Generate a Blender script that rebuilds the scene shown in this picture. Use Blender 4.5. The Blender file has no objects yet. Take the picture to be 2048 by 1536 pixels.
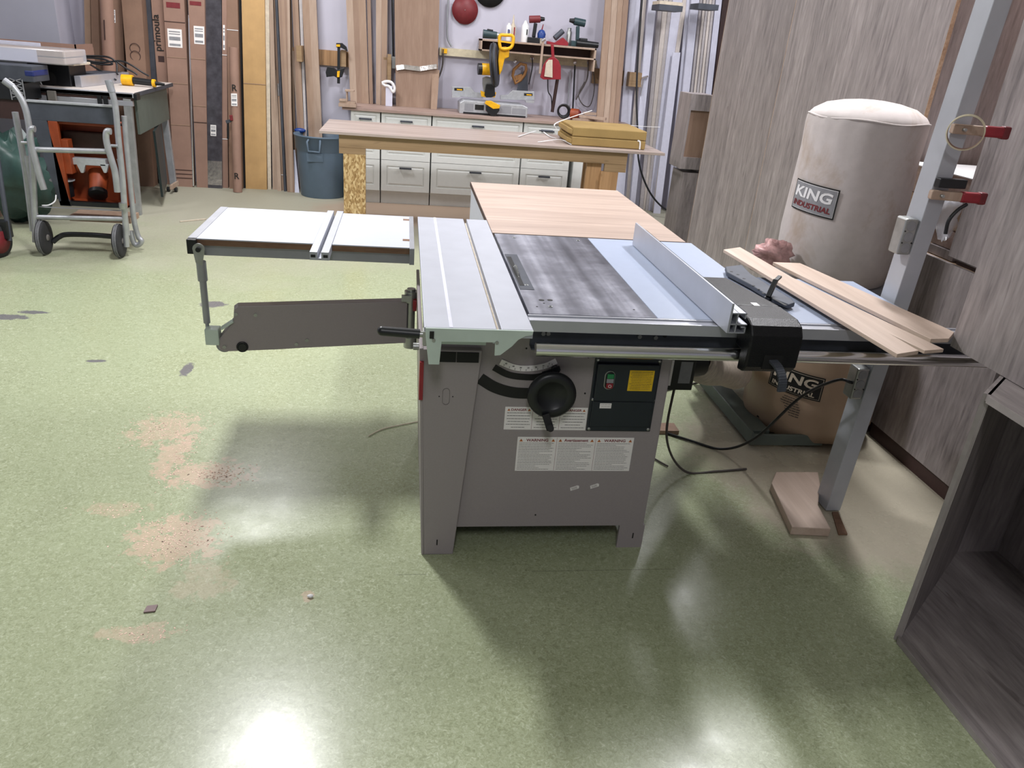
import bpy, math, random
from mathutils import Vector, Matrix
random.seed(7)
C = bpy.context.scene.collection
R = math.radians
V = Vector
# ------------------------------------------------------------------ camera
CAMZ = 1.62; FPX = 1520.0
def cam_basis(p, y, r):
    f = V((math.sin(y)*math.cos(p), math.cos(y)*math.cos(p), -math.sin(p)))
    rt = V((math.cos(y), -math.sin(y), 0)); up = rt.cross(f)
    return rt*math.cos(r)+up*math.sin(r), -rt*math.sin(r)+up*math.cos(r), f
RT, UP, FW = cam_basis(R(24.2), R(9.2), R(4.9))
cd = bpy.data.cameras.new('camera'); cam = bpy.data.objects.new('camera', cd); C.objects.link(cam)
m = Matrix.Identity(4)
for i in range(3):
    m[i][0], m[i][1], m[i][2] = RT[i], UP[i], -FW[i]
m[0][3], m[1][3], m[2][3] = 0, 0, CAMZ
cam.matrix_world = m
cd.sensor_width = 36; cd.lens = FPX/2048*36; cd.clip_start = .05; cd.clip_end = 60
bpy.context.scene.camera = cam

def W(px, py, x=None, y=None, z=None):
    """measured pixel -> point on a world plane (used to read off real positions)"""
    d = FW + RT*((px-1024)/FPX) - UP*((py-768)/FPX)
    if z is not None: t = (z-CAMZ)/d.z
    elif y is not None: t = y/d.y
    else: t = x/d.x
    return V((0, 0, CAMZ)) + d*t
def PP(pts, y): return [W(a, b, y=y) for a, b in pts]

# ------------------------------------------------------------------ materials
def lin(c):
    if isinstance(c, str):
        c = tuple(int(c[i:i+2], 16)/255 for i in (0, 2, 4))
    return tuple((x/12.92 if x <= .04045 else ((x+.055)/1.055)**2.4) for x in c)+(1,)
class NT:
    def __init__(s, name):
        s.m = bpy.data.materials.new(name); s.m.use_nodes = True
        s.t = s.m.node_tree; s.b = s.t.nodes['Principled BSDF']
    def n(s, typ, **kw):
        o = s.t.nodes.new(typ)
        for k, v in kw.items():
            if k in o.inputs: o.inputs[k].default_value = v
            else: setattr(o, k, v)
        return o
    def l(s, a, b): s.t.links.new(a, b)
    def coord(s, scale=(1, 1, 1), kind='Object', rot=(0, 0, 0), loc=(0, 0, 0)):
        c = s.n('ShaderNodeTexCoord'); mp = s.n('ShaderNodeMapping')
        mp.inputs['Scale'].default_value = scale; mp.inputs['Rotation'].default_value = rot; mp.inputs['Location'].default_value = loc
        s.l(c.outputs[kind], mp.inputs['Vector']); return mp.outputs['Vector']
    def noise(s, vec, scale, detail=4, rough=.55, dist=0):
        o = s.n('ShaderNodeTexNoise', Scale=scale, Detail=detail, Roughness=rough, Distortion=dist)
        s.l(vec, o.inputs['Vector']); return o.outputs['Fac']
    def ramp(s, fac, stops, interp='LINEAR'):
        o = s.n('ShaderNodeValToRGB'); o.color_ramp.interpolation = interp
        e = o.color_ramp.elements
        while len(e) < len(stops): e.new(.5)
        for i, (p, c) in enumerate(stops): e[i].position = p; e[i].color = c if len(c) == 4 else c+(1,)
        s.l(fac, o.inputs['Fac']); return o.outputs['Color']
    def mix(s, fac, a, b, mode='MIX'):
        o = s.n('ShaderNodeMix', data_type='RGBA', blend_type=mode)
        for sk, v in ((0, fac), (6, a), (7, b)):
            if hasattr(v, 'is_output'): s.l(v, o.inputs[sk])
            else: o.inputs[sk].default_value = v
        return o.outputs[2]
    def math(s, op, a, b=0.0):
        o = s.n('ShaderNodeMath', operation=op)
        for i, v in enumerate((a, b)):
            if hasattr(v, 'is_output'): s.l(v, o.inputs[i])
            else: o.inputs[i].default_value = v
        return o.outputs[0]
    def bump(s, h, strength=.3, dist=.002):
        o = s.n('ShaderNodeBump', Strength=strength, Distance=dist); s.l(h, o.inputs['Height']); s.l(o.outputs['Normal'], s.b.inputs['Normal'])
def W1(v): return (v, v, v, 1)
def pm(name, col, rough=.5, metal=0, var=.06, scale=30, bump=0, spec=.5, alpha=1, coat=0):
    t = NT(name); c = lin(col)
    vec = t.coord()
    f = t.noise(vec, scale)
    a = tuple(max(0, x*(1-var*2)) for x in c[:3])+(1,); b = tuple(min(1, x*(1+var*2)) for x in c[:3])+(1,)
    t.l(t.ramp(f, [(.3, a), (.7, b)]), t.b.inputs['Base Color'])
    t.b.inputs['Roughness'].default_value = rough; t.b.inputs['Metallic'].default_value = metal
    t.b.inputs['Specular IOR Level'].default_value = spec
    if coat: t.b.inputs['Coat Weight'].default_value = coat
    if bump: t.bump(f, bump)
    if alpha < 1: t.b.inputs['Alpha'].default_value = alpha
    return t.m
def wood(name, c1, c2, axis='x', rough=.55, fine=60, bump=.1, stretch=.04, knots=True):
    t = NT(name); s = [1, 1, 1]; s['xyz'.index(axis)] = stretch
    vec = t.coord(tuple(s))
    f1 = t.noise(vec, fine, 5, .6, .3); f2 = t.noise(vec, fine*.16, 3, .5, .6)
    f = t.math('ADD', t.math('MULTIPLY', f1, .5), t.math('MULTIPLY', f2, .5))
    col = t.ramp(f, [(.34, lin(c2)), (.5, tuple((a+b)/2 for a, b in zip(lin(c1), lin(c2)))), (.64, lin(c1))])
    if knots:
        k = t.noise(t.coord(tuple(.35 if q < 1 else 1 for q in s)), 7, 2, .5, 1.0)
        col = t.mix(t.ramp(k, [(.66, W1(0)), (.74, W1(.55))]), col, tuple(x*.45 for x in lin(c2)[:3])+(1,))
    t.l(col, t.b.inputs['Base Color']); t.b.inputs['Roughness'].default_value = rough
    if bump: t.bump(f1, bump, .001)
    return t.m
def laminate(name, axis='z', k=1.0):
    t = NT(name); ai = 'xyz'.index(axis)
    sp = t.n('ShaderNodeSeparateXYZ'); t.l(t.coord(), sp.inputs[0])
    o = [sp.outputs[0], sp.outputs[1], sp.outputs[2]]; a, b = [q for q in range(3) if q != ai]
    u = t.math('ADD', o[a], o[b]); idx = t.math('FLOOR', t.math('DIVIDE', t.math('ADD', u, 20.03), .193))
    wn = t.n('ShaderNodeTexWhiteNoise', noise_dimensions='1D'); t.l(idx, wn.inputs['W'])
    al = t.math('ADD', t.math('MULTIPLY', o[ai], .13), t.math('MULTIPLY', wn.outputs['Value'], 9.0))
    cb = t.n('ShaderNodeCombineXYZ'); t.l(o[a], cb.inputs[0]); t.l(o[b], cb.inputs[1]); t.l(al, cb.inputs[2])
    v = cb.outputs[0]
    f1 = t.noise(v, 70, 4, .6, .15); f2 = t.noise(v, 22, 4, .6, .4); f3 = t.noise(v, 5, 2, .4, .2)
    f = t.math('ADD', t.math('MULTIPLY', f1, .42), t.math('ADD', t.math('MULTIPLY', f2, .42), t.math('MULTIPLY', f3, .16)))
    def q(h): return tuple(c*k for c in lin(h)[:3])+(1,)
    col = t.ramp(f, [(.36, q('766e6f')), (.46, q('8d8584')), (.54, q('9a9190')), (.64, q('a8a09f'))])
    kn = t.noise(v, 22, 3, .6, 1.2)
    col = t.mix(t.ramp(kn, [(.66, W1(0)), (.74, W1(.5))]), col, q('4f4645'))
    tone = t.ramp(wn.outputs['Value'], [(0, W1(.86)), (1, W1(1.06))])
    col = t.mix(1.0, col, tone, 'MULTIPLY')
    t.l(col, t.b.inputs['Base Color']); t.b.inputs['Roughness'].default_value = .5
    t.bump(f1, .08, .001)
    return t.m
def osb(name):
    t = NT(name); v = t.n('ShaderNodeTexVoronoi', Scale=90.0); t.l(t.coord((1, 1, .5)), v.inputs['Vector'])
    s = t.n('ShaderNodeSeparateColor'); t.l(v.outputs['Color'], s.inputs[0])
    t.l(t.ramp(s.outputs[0], [(0, lin('8a6a3e')), (.5, lin('b79766')), (1, lin('d6bd8e'))]), t.b.inputs['Base Color'])
    t.b.inputs['Roughness'].default_value = .7; t.bump(s.outputs[0], .3); return t.m
def cardboard(name, col, axis='z'):
    t = NT(name); vec = t.coord((1, 1, 1)); f = t.noise(vec, 5, 4, .6)
    c = lin(col); a = tuple(x*.86 for x in c[:3])+(1,); b = tuple(min(1, x*1.1) for x in c[:3])+(1,)
    f2 = t.noise(t.coord((1, 1, .05)), 120, 2)
    col = t.mix(.12, t.ramp(f, [(.3, a), (.7, b)]), t.ramp(f2, [(.3, a), (.7, b)]), 'MIX')
    t.l(col, t.b.inputs['Base Color']); t.b.inputs['Roughness'].default_value = .75; t.bump(f, .15, .004); return t.m

def floor_mat():
    t = NT('vinyl_floor'); vec = t.coord()
    fl = t.noise(t.coord((1, 1, 1)), 75, 3, .7, 1.5); lg = t.noise(vec, 1.6, 5, .6)
    base = t.ramp(fl, [(.34, lin('868c6c')), (.46, lin('9aa180')), (.58, lin('a7ae8f')), (.72, lin('c6ccb2'))])
    base = t.mix(t.ramp(lg, [(.3, W1(0)), (.75, W1(.45))]), base, lin('a2ac8c'))
    # grey-beige dust towards the walls and by the machines
    sp = t.n('ShaderNodeSeparateXYZ'); t.l(t.coord(), sp.inputs[0])
    yy = t.math('ADD', sp.outputs[1], t.math('MULTIPLY', t.noise(vec, 1.1, 5, .65, .4), 5))
    far = t.ramp(t.math('DIVIDE', yy, 12), [(.62, W1(0)), (.80, W1(.85))])
    base = t.mix(far, base, lin('a39f90'))
    def ell(cx, cy, rx, ry, warp, ws, soft=.5):
        n1 = t.noise(vec, ws, 5, .7, .5)
        dx = t.math('DIVIDE', t.math('SUBTRACT', sp.outputs[0], cx), rx); dy = t.math('DIVIDE', t.math('SUBTRACT', sp.outputs[1], cy), ry)
        d = t.math('ADD', t.math('MULTIPLY', dx, dx), t.math('MULTIPLY', dy, dy))
        d = t.math('ADD', d, t.math('MULTIPLY', t.math('SUBTRACT', n1, .5), warp))
        return t.ramp(d, [(.55, W1(1)), (.55+soft, W1(0))])
    base = t.mix(t.math('MULTIPLY', ell(2.0, 2.75, .75, .95, 1.2, 5), .75), base, lin('b5a99a'))
    base = t.mix(t.math('MULTIPLY', ell(.6, 7.6, 1.6, .75, .5, 4), .85), base, lin('a58d7a'))
    for cx, cy, rx, ry, a in ((-.98, 3.02, .14, .16, .6), (-.72, 2.66, .17, .10, .85), (-.74, 2.24, .15, .14, .8), (-.90, 2.8, .06, .2, .8), (-.72, 1.79, .1, .04, .55), (-.99, 2.42, .11, .05, .4), (-.6, 2.02, .09, .1, .35), (-.27, 1.93, .02, .03, .7)):
        base = t.mix(t.math('MULTIPLY', ell(cx, cy, rx, ry, 6.0, 17, .9), a*.7), base, lin('cfb09c'))
    for cx, cy, rx, ry in ((-2.18, 4.33, .13, .05), (-2.08, 4.42, .09, .03), (-1.51, 3.74, .055, .02), (-1.055, 3.66, .03, .10), (-1.15, 4.66, .09, .07)):
        base = t.mix(t.math('MULTIPLY', ell(cx, cy, rx, ry, 2.2, 30, .35), .8), base, lin('5d5866'))
    # tile seams
    for a0, a1, b0, b1 in ((.45, .96, 2.035, 2.04), (.0, .1, 2.03, 2.035)):
        mk = t.math('MULTIPLY', t.math('MULTIPLY', t.math('GREATER_THAN', sp.outputs[0], a0), t.math('LESS_THAN', sp.outputs[0], a1)), t.math('MULTIPLY', t.math('GREATER_THAN', sp.outputs[1], b0), t.math('LESS_THAN', sp.outputs[1], b0+.0022)))
        base = t.mix(t.math('MULTIPLY', mk, .6), base, lin('3a3d30'))
    t.l(base, t.b.inputs['Base Color'])
    rr = t.ramp(t.noise(vec, 2.2, 5, .7), [(.3, W1(.2)), (.7, W1(.36))]); t.l(t.mix(far, rr, W1(.7)), t.b.inputs['Roughness'])
    t.b.inputs['Specular IOR Level'].default_value = .45
    t.bump(t.noise(vec, 9, 4), .12, .004); return t.m

M = {}
def D(k, m): M[k] = m
D('floor', floor_mat())
D('wall', pm('wall_paint', 'c3c1cf', .8, var=.02, scale=3)); D('wallg', pm('grey_wall_paint', 'a3a4b0', .8, var=.02, scale=3)); D('ceil', pm('ceiling_paint', 'd8d6d0', .9))
D('saw', pm('taupe_powder_coat', '999192', .42, var=.015, scale=200)); D('sawd', pm('dark_taupe_paint', '7a7070', .4, var=.02, scale=200))
D('alu', pm('brushed_aluminium', 'bcbec6', .32, .55, var=.03, scale=8)); D('alu2', pm('satin_aluminium', 'b4b7c0', .45, .45, var=.02, scale=10))
D('chrome', pm('chrome', 'f0f0f2', .18, 1, var=0)); D('mint', pm('mint_grey_paint', 'c3d2c8', .45, var=.03, scale=12))
D('black', pm('black_plastic', '15171b', .38, var=.1)); D('blackm', pm('matt_black', '0d0d0e', .7)); D('blackt', pm('hammered_black_paint', '0e0f13', .32, var=.1, scale=260, bump=.7, spec=.35))
D('navy', pm('dark_navy_panel', '18202b', .35, var=.04)); D('steel', pm('zinc_steel', 'a8aaa8', .35, .8, var=.06)); D('gsteel', pm('grey_painted_steel', '9a9ca2', .4, .3, var=.05, scale=8))
D('extw', pm('pale_blue_laminate', 'a0aabf', .4, var=.01)); D('white', pm('white_melamine', 'bcc1cd', .35, var=.01)); D('lam', laminate('grey_oak_laminate', 'z')); D('lamy', laminate('grey_oak_laminate_lengthways', 'y')); D('lamd', laminate('dark_walnut_laminate', 'z', .28))
D('edge', pm('grey_edge_band', '97908e', .5, var=.05, scale=20)); D('chip', wood('raw_chipboard', 'c4ab92', '9d7f66', 'x', .8, 90, .2, 1, False))
D('out', wood('pale_maple_laminate', 'baa698', '9a867a', 'x', .45, 40, .05, .06, False)); D('wtop', wood('worktop_wood', 'b8a398', '8a7068', 'x', .5, 45, .08, .05, False)); D('bench', wood('bench_board', 'bfb0a8', '93837c', 'x', .42, 40, .05, .05, False))
D('pine', wood('pine', 'a28867', '82684a', 'x', .6, 50, .15)); D('pinez', wood('pine_upright', 'b58e66', '8f6c49', 'z', .6, 50, .15)); D('osb', osb('particle_board'))
D('maple', wood('fresh_maple', 'cfbbac', 'b8a292', 'y', .5, 50, .08, .05, False)); D('brown', wood('brown_mdf', '9c8371', '866c5b', 'z', .7, 30, .05, .1, False)); D('brown2', wood('tan_board', 'a9917e', '917662', 'z', .7, 30, .05, .1, False)); D('brown3', wood('pale_board', 'b9a492', '9d8574', 'z', .7, 30, .05, .1, False))
D('dbrown', pm('dark_brown', '3a2522', .6)); D('mdfedge', wood('mdf_edge', '83664f', '64493a', 'x', .8, 80, .2, .2, False))
D('card', cardboard('cardboard', '98796a')); D('card2', cardboard('tan_cardboard', '8a6d5b')); D('cardy', cardboard('yellow_cardboard', 'bf9a68')); D('pkg', cardboard('kraft_package', '9f8450')); D('card3', cardboard('pale_cardboard', 'a38772'))
D('wtrim', pm('white_trim', 'cfd0e0', .5, var=.02)); D('wtrim2', pm('off_white_trim', 'b8b2b2', .55, var=.04)); D('wtrim3', pm('cream_trim', 'd2c9c2', .55, var=.03)); D('wcab', pm('white_lacquer', 'd9dbd8', .4, var=.01))
D('greent', pm('grey_green_steel', '59625b', .5, var=.06, scale=9)); D('dgreen', pm('dark_green_panel', '1f2a2a', .4)); D('orange', pm('orange_plastic', '8c3d1c', .5, var=.1, scale=12)); D('rubber', pm('tyre_rubber', '2b2b2d', .8))
D('hub', pm('grey_hub', '77736f', .5)); D('tube', pm('dusty_tube', 'aeb0b4', .38, .6, var=.06, scale=14)); D('lead', pm('slate_steel', '4b4f58', .55, .3, var=.12, scale=7)); D('yellow', pm('yellow_plastic', 'f0b414', .4)); D('red', pm('red_plastic', '8f1f2b', .4)); D('redl', pm('red_paint', '76262b', .5))
D('bagf', pm('cream_filter_cloth', 'd2c9c4', .92, var=.05, scale=5, bump=.2))
def stained(name, c, st, sc, lo):
    t = NT(name); v = t.coord(); f = t.noise(v, 30, 4); g = t.noise(t.coord((1, 1, .6)), sc, 5, .65, .4)
    a = lin(c); base = t.ramp(f, [(.3, tuple(x*.92 for x in a[:3])+(1,)), (.7, a)])
    base = t.mix(t.ramp(g, [(lo, W1(0)), (lo+.16, W1(.55))]), base, lin(st)); t.l(base, t.b.inputs['Base Color']); t.b.inputs['Roughness'].default_value = .92
    t.bump(t.noise(v, 9, 3), .25, .01); return t.m
D('bagf', stained('cream_filter_cloth', 'c6bebb', 'a08a72', 5.5, .54)); D('bagp', pm('tan_plastic_bag', 'ae967f', .35, var=.06, scale=4, bump=.3)); D('beigeh', pm('beige_hose', 'c9bdae', .5)); D('ltan', pm('cream_cotton', 'cfc3b0', .8))
D('paper', pm('white_paper', 'e9e9ea', .7, var=.01)); D('sticker', pm('sticker_white', 'f2eeec', .6, var=.01)); D('ysticker', pm('yellow_sticker', 'e0b81e', .5)); D('ink', pm('printed_grey_ink', '4d4744', .7)); D('rink', pm('red_ink', '7c1f2a', .6)); D('oink', pm('orange_ink', 'd07a3c', .6)); D('ginkg', pm('green_button', '1e7a46', .4)); D('bink', pm('black_ink', '111111', .6)); D('greyb', pm('grey_badge', '8f9094', .5)); D('bluei', pm('navy_ink', '1c2a66', .5))
D('bin', pm('blue_grey_bin_plastic', '5b6d7e', .5, var=.04, scale=6)); D('binL', pm('grey_plastic', '8d8f94', .5)); D('pwrap', pm('dark_wrapped_film', '4a484e', .18, var=.15, scale=14, bump=.8, coat=.4)); D('clear', pm('clear_film', 'e4e6ee', .12, var=0, alpha=.38)); D('gbag', pm('green_plastic_bag', '2c4540', .35, var=.2, scale=6, bump=.5)); D('pinkf', pm('pink_plastic_film', 'e3a6a4', .3, var=.3, scale=25, alpha=.8))
D('castiron', None)
t = NT('ground_cast_iron'); vec = t.coord()
f = t.noise(t.coord((1, .03, 1)), 11, 3, .5, .1); g = t.noise(vec, 6, 5, .7)
t.l(t.ramp(t.math('ADD', t.math('MULTIPLY', f, .7), t.math('MULTIPLY', g, .3)), [(.36, lin('4a4b54')), (.48, lin('74757f')), (.56, lin('9a9ba6')), (.66, lin('c4c5d0'))]), t.b.inputs['Base Color'])
t.b.inputs['Metallic'].default_value = .55; t.l(t.ramp(g, [(.3, W1(.36)), (.7, W1(.5))]), t.b.inputs['Roughness']); M['castiron'] = t.m
D('grass', pm('olive_glass', '8f9a8c', .3)); D('teal', pm('dark_teal_plastic', '2c4247', .4)); D('blue', pm('blue_plastic', '1f3f86', .4)); D('tape', pm('masking_tape', 'c9bfa4', .6)); D('silver', pm('silver_foil', 'c5c0be', .18, .8, var=.1, scale=30, bump=.6)); D('greyl', pm('light_grey_metal', 'b9bcc0', .4, .4)); D('handlewood', wood('saw_handle_wood', 'b07f4a', '84582c', 'z', .5, 50, .1))
D('veneer', pm('veneer_sample', '7d6867', .5)); D('postm', pm('light_grey_post_paint', 'b2b5bc', .4, .15, var=.03, scale=8)); D('chips', pm('sawdust', 'e3c6b4', .9, var=.06, scale=200))

# ------------------------------------------------------------------ mesh builder
class MB:
    def __init__(s): s.v = []; s.f = []; s.mi = []; s.sm = []; s.cur = 0
    def m(s, i): s.cur = i; return s
    def add(s, vs, fs, smooth=False):
        o = len(s.v); s.v += [V(a) for a in vs]
        for f in fs: s.f.append([o+i for i in f]); s.mi.append(s.cur); s.sm.append(smooth)
        return s
    def hexa(s, a, b):
        """a, b: two quads (4 pts) joined"""
        return s.add(list(a)+list(b), [(3, 2, 1, 0), (4, 5, 6, 7), (0, 1, 5, 4), (1, 2, 6, 5), (2, 3, 7, 6), (3, 0, 4, 7)])
    def box(s, x0, x1, y0, y1, z0, z1):
        return s.hexa([(x0, y0, z0), (x1, y0, z0), (x1, y1, z0), (x0, y1, z0)], [(x0, y0, z1), (x1, y0, z1), (x1, y1, z1), (x0, y1, z1)])
    def prism(s, pts, e):
        pts = [V(p) for p in pts]; e = V(e); n = len(pts)
        return s.add(pts+[p+e for p in pts], [tuple(range(n))[::-1], tuple(range(n, 2*n))]+[(i, (i+1) % n, n+(i+1) % n, n+i) for i in range(n)])
    def beam(s, p, q, w, h, up=(0, 0, 1)):
        p = V(p); q = V(q); d = (q-p).normalized(); sd = d.cross(V(up))
        if sd.length < 1e-4: sd = d.cross(V((1, 0, 0)))
        sd.normalize(); u = sd.cross(d)
        def ring(c): return [c-sd*w/2-u*h/2, c+sd*w/2-u*h/2, c+sd*w/2+u*h/2, c-sd*w/2+u*h/2]
        return s.hexa(ring(p), ring(q))
    def tube(s, path, r, seg=12, closed=False, cap=True, rs=None):
        path = [V(p) for p in path]; n = len(path); rings = []; nrm = None
        for i, p in enumerate(path):
            a = path[(i-1) % n] if (closed or i > 0) else p
            b = path[(i+1) % n] if (closed or i < n-1) else p
            tg = (b-a).normalized()
            if nrm is None:
                nrm = tg.cross(V((0, 0, 1)))
                if nrm.length < .05: nrm = tg.cross(V((1, 0, 0)))
            nrm = (nrm-tg*nrm.dot(tg)).normalized(); bn = tg.cross(nrm)
            rr = rs[i] if rs else r
            rings.append([p+(nrm*math.cos(2*math.pi*k/seg)+bn*math.sin(2*math.pi*k/seg))*rr for k in range(seg)])
        vs = [v for g in rings for v in g]; fs = []
        for i in range(n if closed else n-1):
            j = (i+1) % n
            for k in range(seg): fs.append((i*seg+k, i*seg+(k+1) % seg, j*seg+(k+1) % seg, j*seg+k))
        s.add(vs, fs, True)
        if cap and not closed:
            s.add(rings[0], [tuple(range(seg))[::-1]]); s.add(rings[-1], [tuple(range(seg))])
        return s
    def cyl(s, p, q, r, seg=20, r2=None): return s.tube([p, q], r, seg, rs=[r, r if r2 is None else r2])
    def lathe(s, prof, c, axis=(0, 0, 1), seg=28, cap=True, wob=None):
        c = V(c); ax = V(axis).normalized(); u = ax.cross(V((0, 1, 0)))
        if u.length < .05: u = ax.cross(V((1, 0, 0)))
        u.normalize(); w = ax.cross(u); vs = []
        for i, (r, h) in enumerate(prof):
            for k in range(seg):
                a = 2*math.pi*k/seg; rr = r*(1+(wob(a, h) if wob else 0))
                vs.append(c+ax*h+(u*math.cos(a)+w*math.sin(a))*rr)
        n = len(prof); fs = [(i*seg+k, i*seg+(k+1) % seg, (i+1)*seg+(k+1) % seg, (i+1)*seg+k) for i in range(n-1) for k in range(seg)]
        s.add(vs, fs, True)
        if cap:
            s.add(vs[:seg], [tuple(range(seg))[::-1]]); s.add(vs[-seg:], [tuple(range(seg))])
        return s
    def ball(s, c, r, sc=(1, 1, 1), seg=14, rings=8):
        pr = [(max(1e-4, math.sin(math.pi*i/rings)), -math.cos(math.pi*i/rings)) for i in range(rings+1)]
        o = MB().lathe(pr, (0, 0, 0), seg=seg, cap=False)
        return s.add([V(c)+V((v.x*sc[0], v.y*sc[1], v.z*sc[2]))*r for v in o.v], o.f, True)
    def tor(s, c, R_, r, ax=(0, 0, 1), seg=32, s2=8, a0=0, a1=360):
        ax = V(ax).normalized(); u = ax.cross(V((0, 1, 0)))
        if u.length < .05: u = ax.cross(V((1, 0, 0)))
        u.normalize(); w = ax.cross(u); full = a1-a0 >= 360
        n = seg if full else seg+1
        pts = [V(c)+(u*math.cos(R(a0+(a1-a0)*i/seg))+w*math.sin(R(a0+(a1-a0)*i/seg)))*R_ for i in range(n)]
        return s.tube(pts, r, s2, closed=full)
    def grid(s, fn, nu, nv, smooth=True):
        vs = [fn(i/nu, j/nv) for j in range(nv+1) for i in range(nu+1)]
        return s.add(vs, [(j*(nu+1)+i, j*(nu+1)+i+1, (j+1)*(nu+1)+i+1, (j+1)*(nu+1)+i) for j in range(nv) for i in range(nu)], smooth)
def curve(pts, n=8):
    """Catmull-Rom through points"""
    pts = [V(p) for p in pts]; out = []
    P = [pts[0]*2-pts[1]]+pts+[pts[-1]*2-pts[-2]]
    for i in range(1, len(P)-2):
        for k in range(n):
            t = k/n; a, b, c, d = P[i-1], P[i], P[i+1], P[i+2]
            out.append(.5*((2*b)+(c-a)*t+(2*a-5*b+4*c-d)*t*t+(3*b-a-3*c+d)*t**3))
    out.append(pts[-1]); return out

def mesh_of(name, mb, mats, inv=None, shift=None):
    me = bpy.data.meshes.new(name)
    vs = [(inv @ v) if inv else v for v in mb.v]
    if shift: vs = [v-shift for v in vs]
    me.from_pydata([tuple(v) for v in vs], [], mb.f)
    for k in (mats if isinstance(mats, (list, tuple)) else [mats]): me.materials.append(M[k])
    me.polygons.foreach_set('material_index', mb.mi); me.polygons.foreach_set('use_smooth', mb.sm)
    import bmesh
    bm = bmesh.new(); bm.from_mesh(me); bmesh.ops.recalc_face_normals(bm, faces=bm.faces); bm.to_mesh(me); bm.free()
    me.update(); return me
MW = {}
def thing(name, label, cat, loc=(0, 0, 0), rz=0, group=None):
    o = bpy.data.objects.new(name, None); C.objects.link(o); o.empty_display_size = .05
    o.location = loc; o.rotation_euler = (0, 0, rz); o['label'] = label; o['category'] = cat
    if group: o['group'] = group
    MW[o.name] = Matrix.Translation(V(loc)) @ Matrix.Rotation(rz, 4, 'Z')
    return o
def part(name, mb, mats, parent, bevel=0, label=None):
    mw = MW[parent.name]
    o = bpy.data.objects.new(name, mesh_of(name, mb, mats, mw.inverted())); C.objects.link(o); o.parent = parent
    MW[o.name] = mw
    if bevel: bv(o, bevel)
    if label: o['label'] = label
    return o
def bv(o, w, seg=2):
    b = o.modifiers.new('bevel', 'BEVEL'); b.width = w; b.segments = seg; b.limit_method = 'ANGLE'; b.angle_limit = R(40)
def solo(name, mb, mats, label, cat, group=None, bevel=0, stuff=False):
    xs = [v.x for v in mb.v]; ys = [v.y for v in mb.v]; zs = [v.z for v in mb.v]
    c = V(((min(xs)+max(xs))/2, (min(ys)+max(ys))/2, min(zs)))
    o = bpy.data.objects.new(name, mesh_of(name, mb, mats, shift=c)); C.objects.link(o); o.location = c
    MW[o.name] = Matrix.Translation(c)
    o['label'] = label; o['category'] = cat
    if group: o['group'] = group
    if bevel: bv(o, bevel)
    if stuff: o['kind'] = 'stuff'
    return o
def struct(name, mb, mats):
    o = bpy.data.objects.new(name, mesh_of(name, mb, mats)); C.objects.link(o); o['kind'] = 'structure'; MW[o.name] = Matrix.Identity(4); return o
def textmb(mb, txt, o, u, v, width=None, height=None, depth=.0006, bold=0, wrap=None, lift=.0006):
    """adds raised lettering: o = lower left corner, u = reading direction, v = up direction"""
    cu = bpy.data.curves.new('t', 'FONT'); cu.body = txt; cu.extrude = 0; cu.offset = bold; cu.resolution_u = 3
    ob = bpy.data.objects.new('t', cu); C.objects.link(ob)
    dg = bpy.context.evaluated_depsgraph_get(); me = bpy.data.meshes.new_from_object(ob.evaluated_get(dg))
    xs = [a.co.x for a in me.vertices]; ys = [a.co.y for a in me.vertices]
    x0, x1, y0, y1 = min(xs), max(xs), min(ys), max(ys)
    sx = (width/(x1-x0)) if width else None; sy = (height/(y1-y0)) if height else None
    sx = sx or sy; sy = sy or sx
    u = V(u).normalized(); v = V(v).normalized(); n = u.cross(v)
    pts = []
    for a in me.vertices:
        X = (a.co.x-x0)*sx; Y = (a.co.y-y0)*sy
        pts.append(wrap(X, Y) if wrap else V(o)+u*X+v*Y+n*lift)
    mb.add(pts, [tuple(p.vertices) for p in me.polygons])
    bpy.data.objects.remove(ob); bpy.data.meshes.remove(me); bpy.data.curves.remove(cu)
    return mb
def rule(mb, o, u, v, x, y, w, h=.0009, lift=.0006):
    u = V(u).normalized(); v = V(v).normalized(); n = u.cross(v); b = V(o)+u*x+v*y+n*lift
    return mb.add([b, b+u*w, b+u*w+v*h, b+v*h], [(0, 1, 2, 3)])
def copy_tree(o, parent=None):
    c = o.copy(); C.objects.link(c); c.parent = parent
    for ch in list(o.children): copy_tree(ch, c)
    return c
LC = (.975, .97, 1.0)
LIGHTS = [(-.88, 3.98, .25, .6, 125), (2.3, 3.75, .2, .9, 95), (-1.4, 6.95, .7, .5, 62), (2.9, 6.1, .2, .9, 60), (-4.0, 4.6, .25, .9, 38), (1.0, 7.3, .25, .9, 28), (-.2, -1.2, .4, 1.2, 50)]  # last entry is a fill added behind the camera to lift the saw front
EXPO = 0.0
# ================================================================== ROOM
YW = 8.6
struct('floor', MB().add([(-5, -3, 0), (4.3, -3, 0), (4.3, 9, 0), (-5, 9, 0)], [(0, 1, 2, 3)]), 'floor')
struct('wall_back', MB().box(-3.2, 4.3, YW, YW+.15, 0, 3.4), 'wall')
b = MB().box(-5, -3.2, 8.25, YW+.15, 0, 3.4); b.mi[-3] = 1
struct('wall_jog', b, ['wallg', 'wall'])
struct('wall_left', MB().box(-5.15, -5, -3, 8.75, 0, 3.4), 'wall')
struct('wall_right', MB().box(4.3, 4.45, -3, 8.75, 0, 3.4), 'wall')
struct('wall_front', MB().box(-5, 4.3, -3.15, -3, 0, 3.4), 'wall')
struct('ceiling', MB().box(-5.15, 4.45, -3.15, 8.75, 3.4, 3.5), 'ceil')

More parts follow.
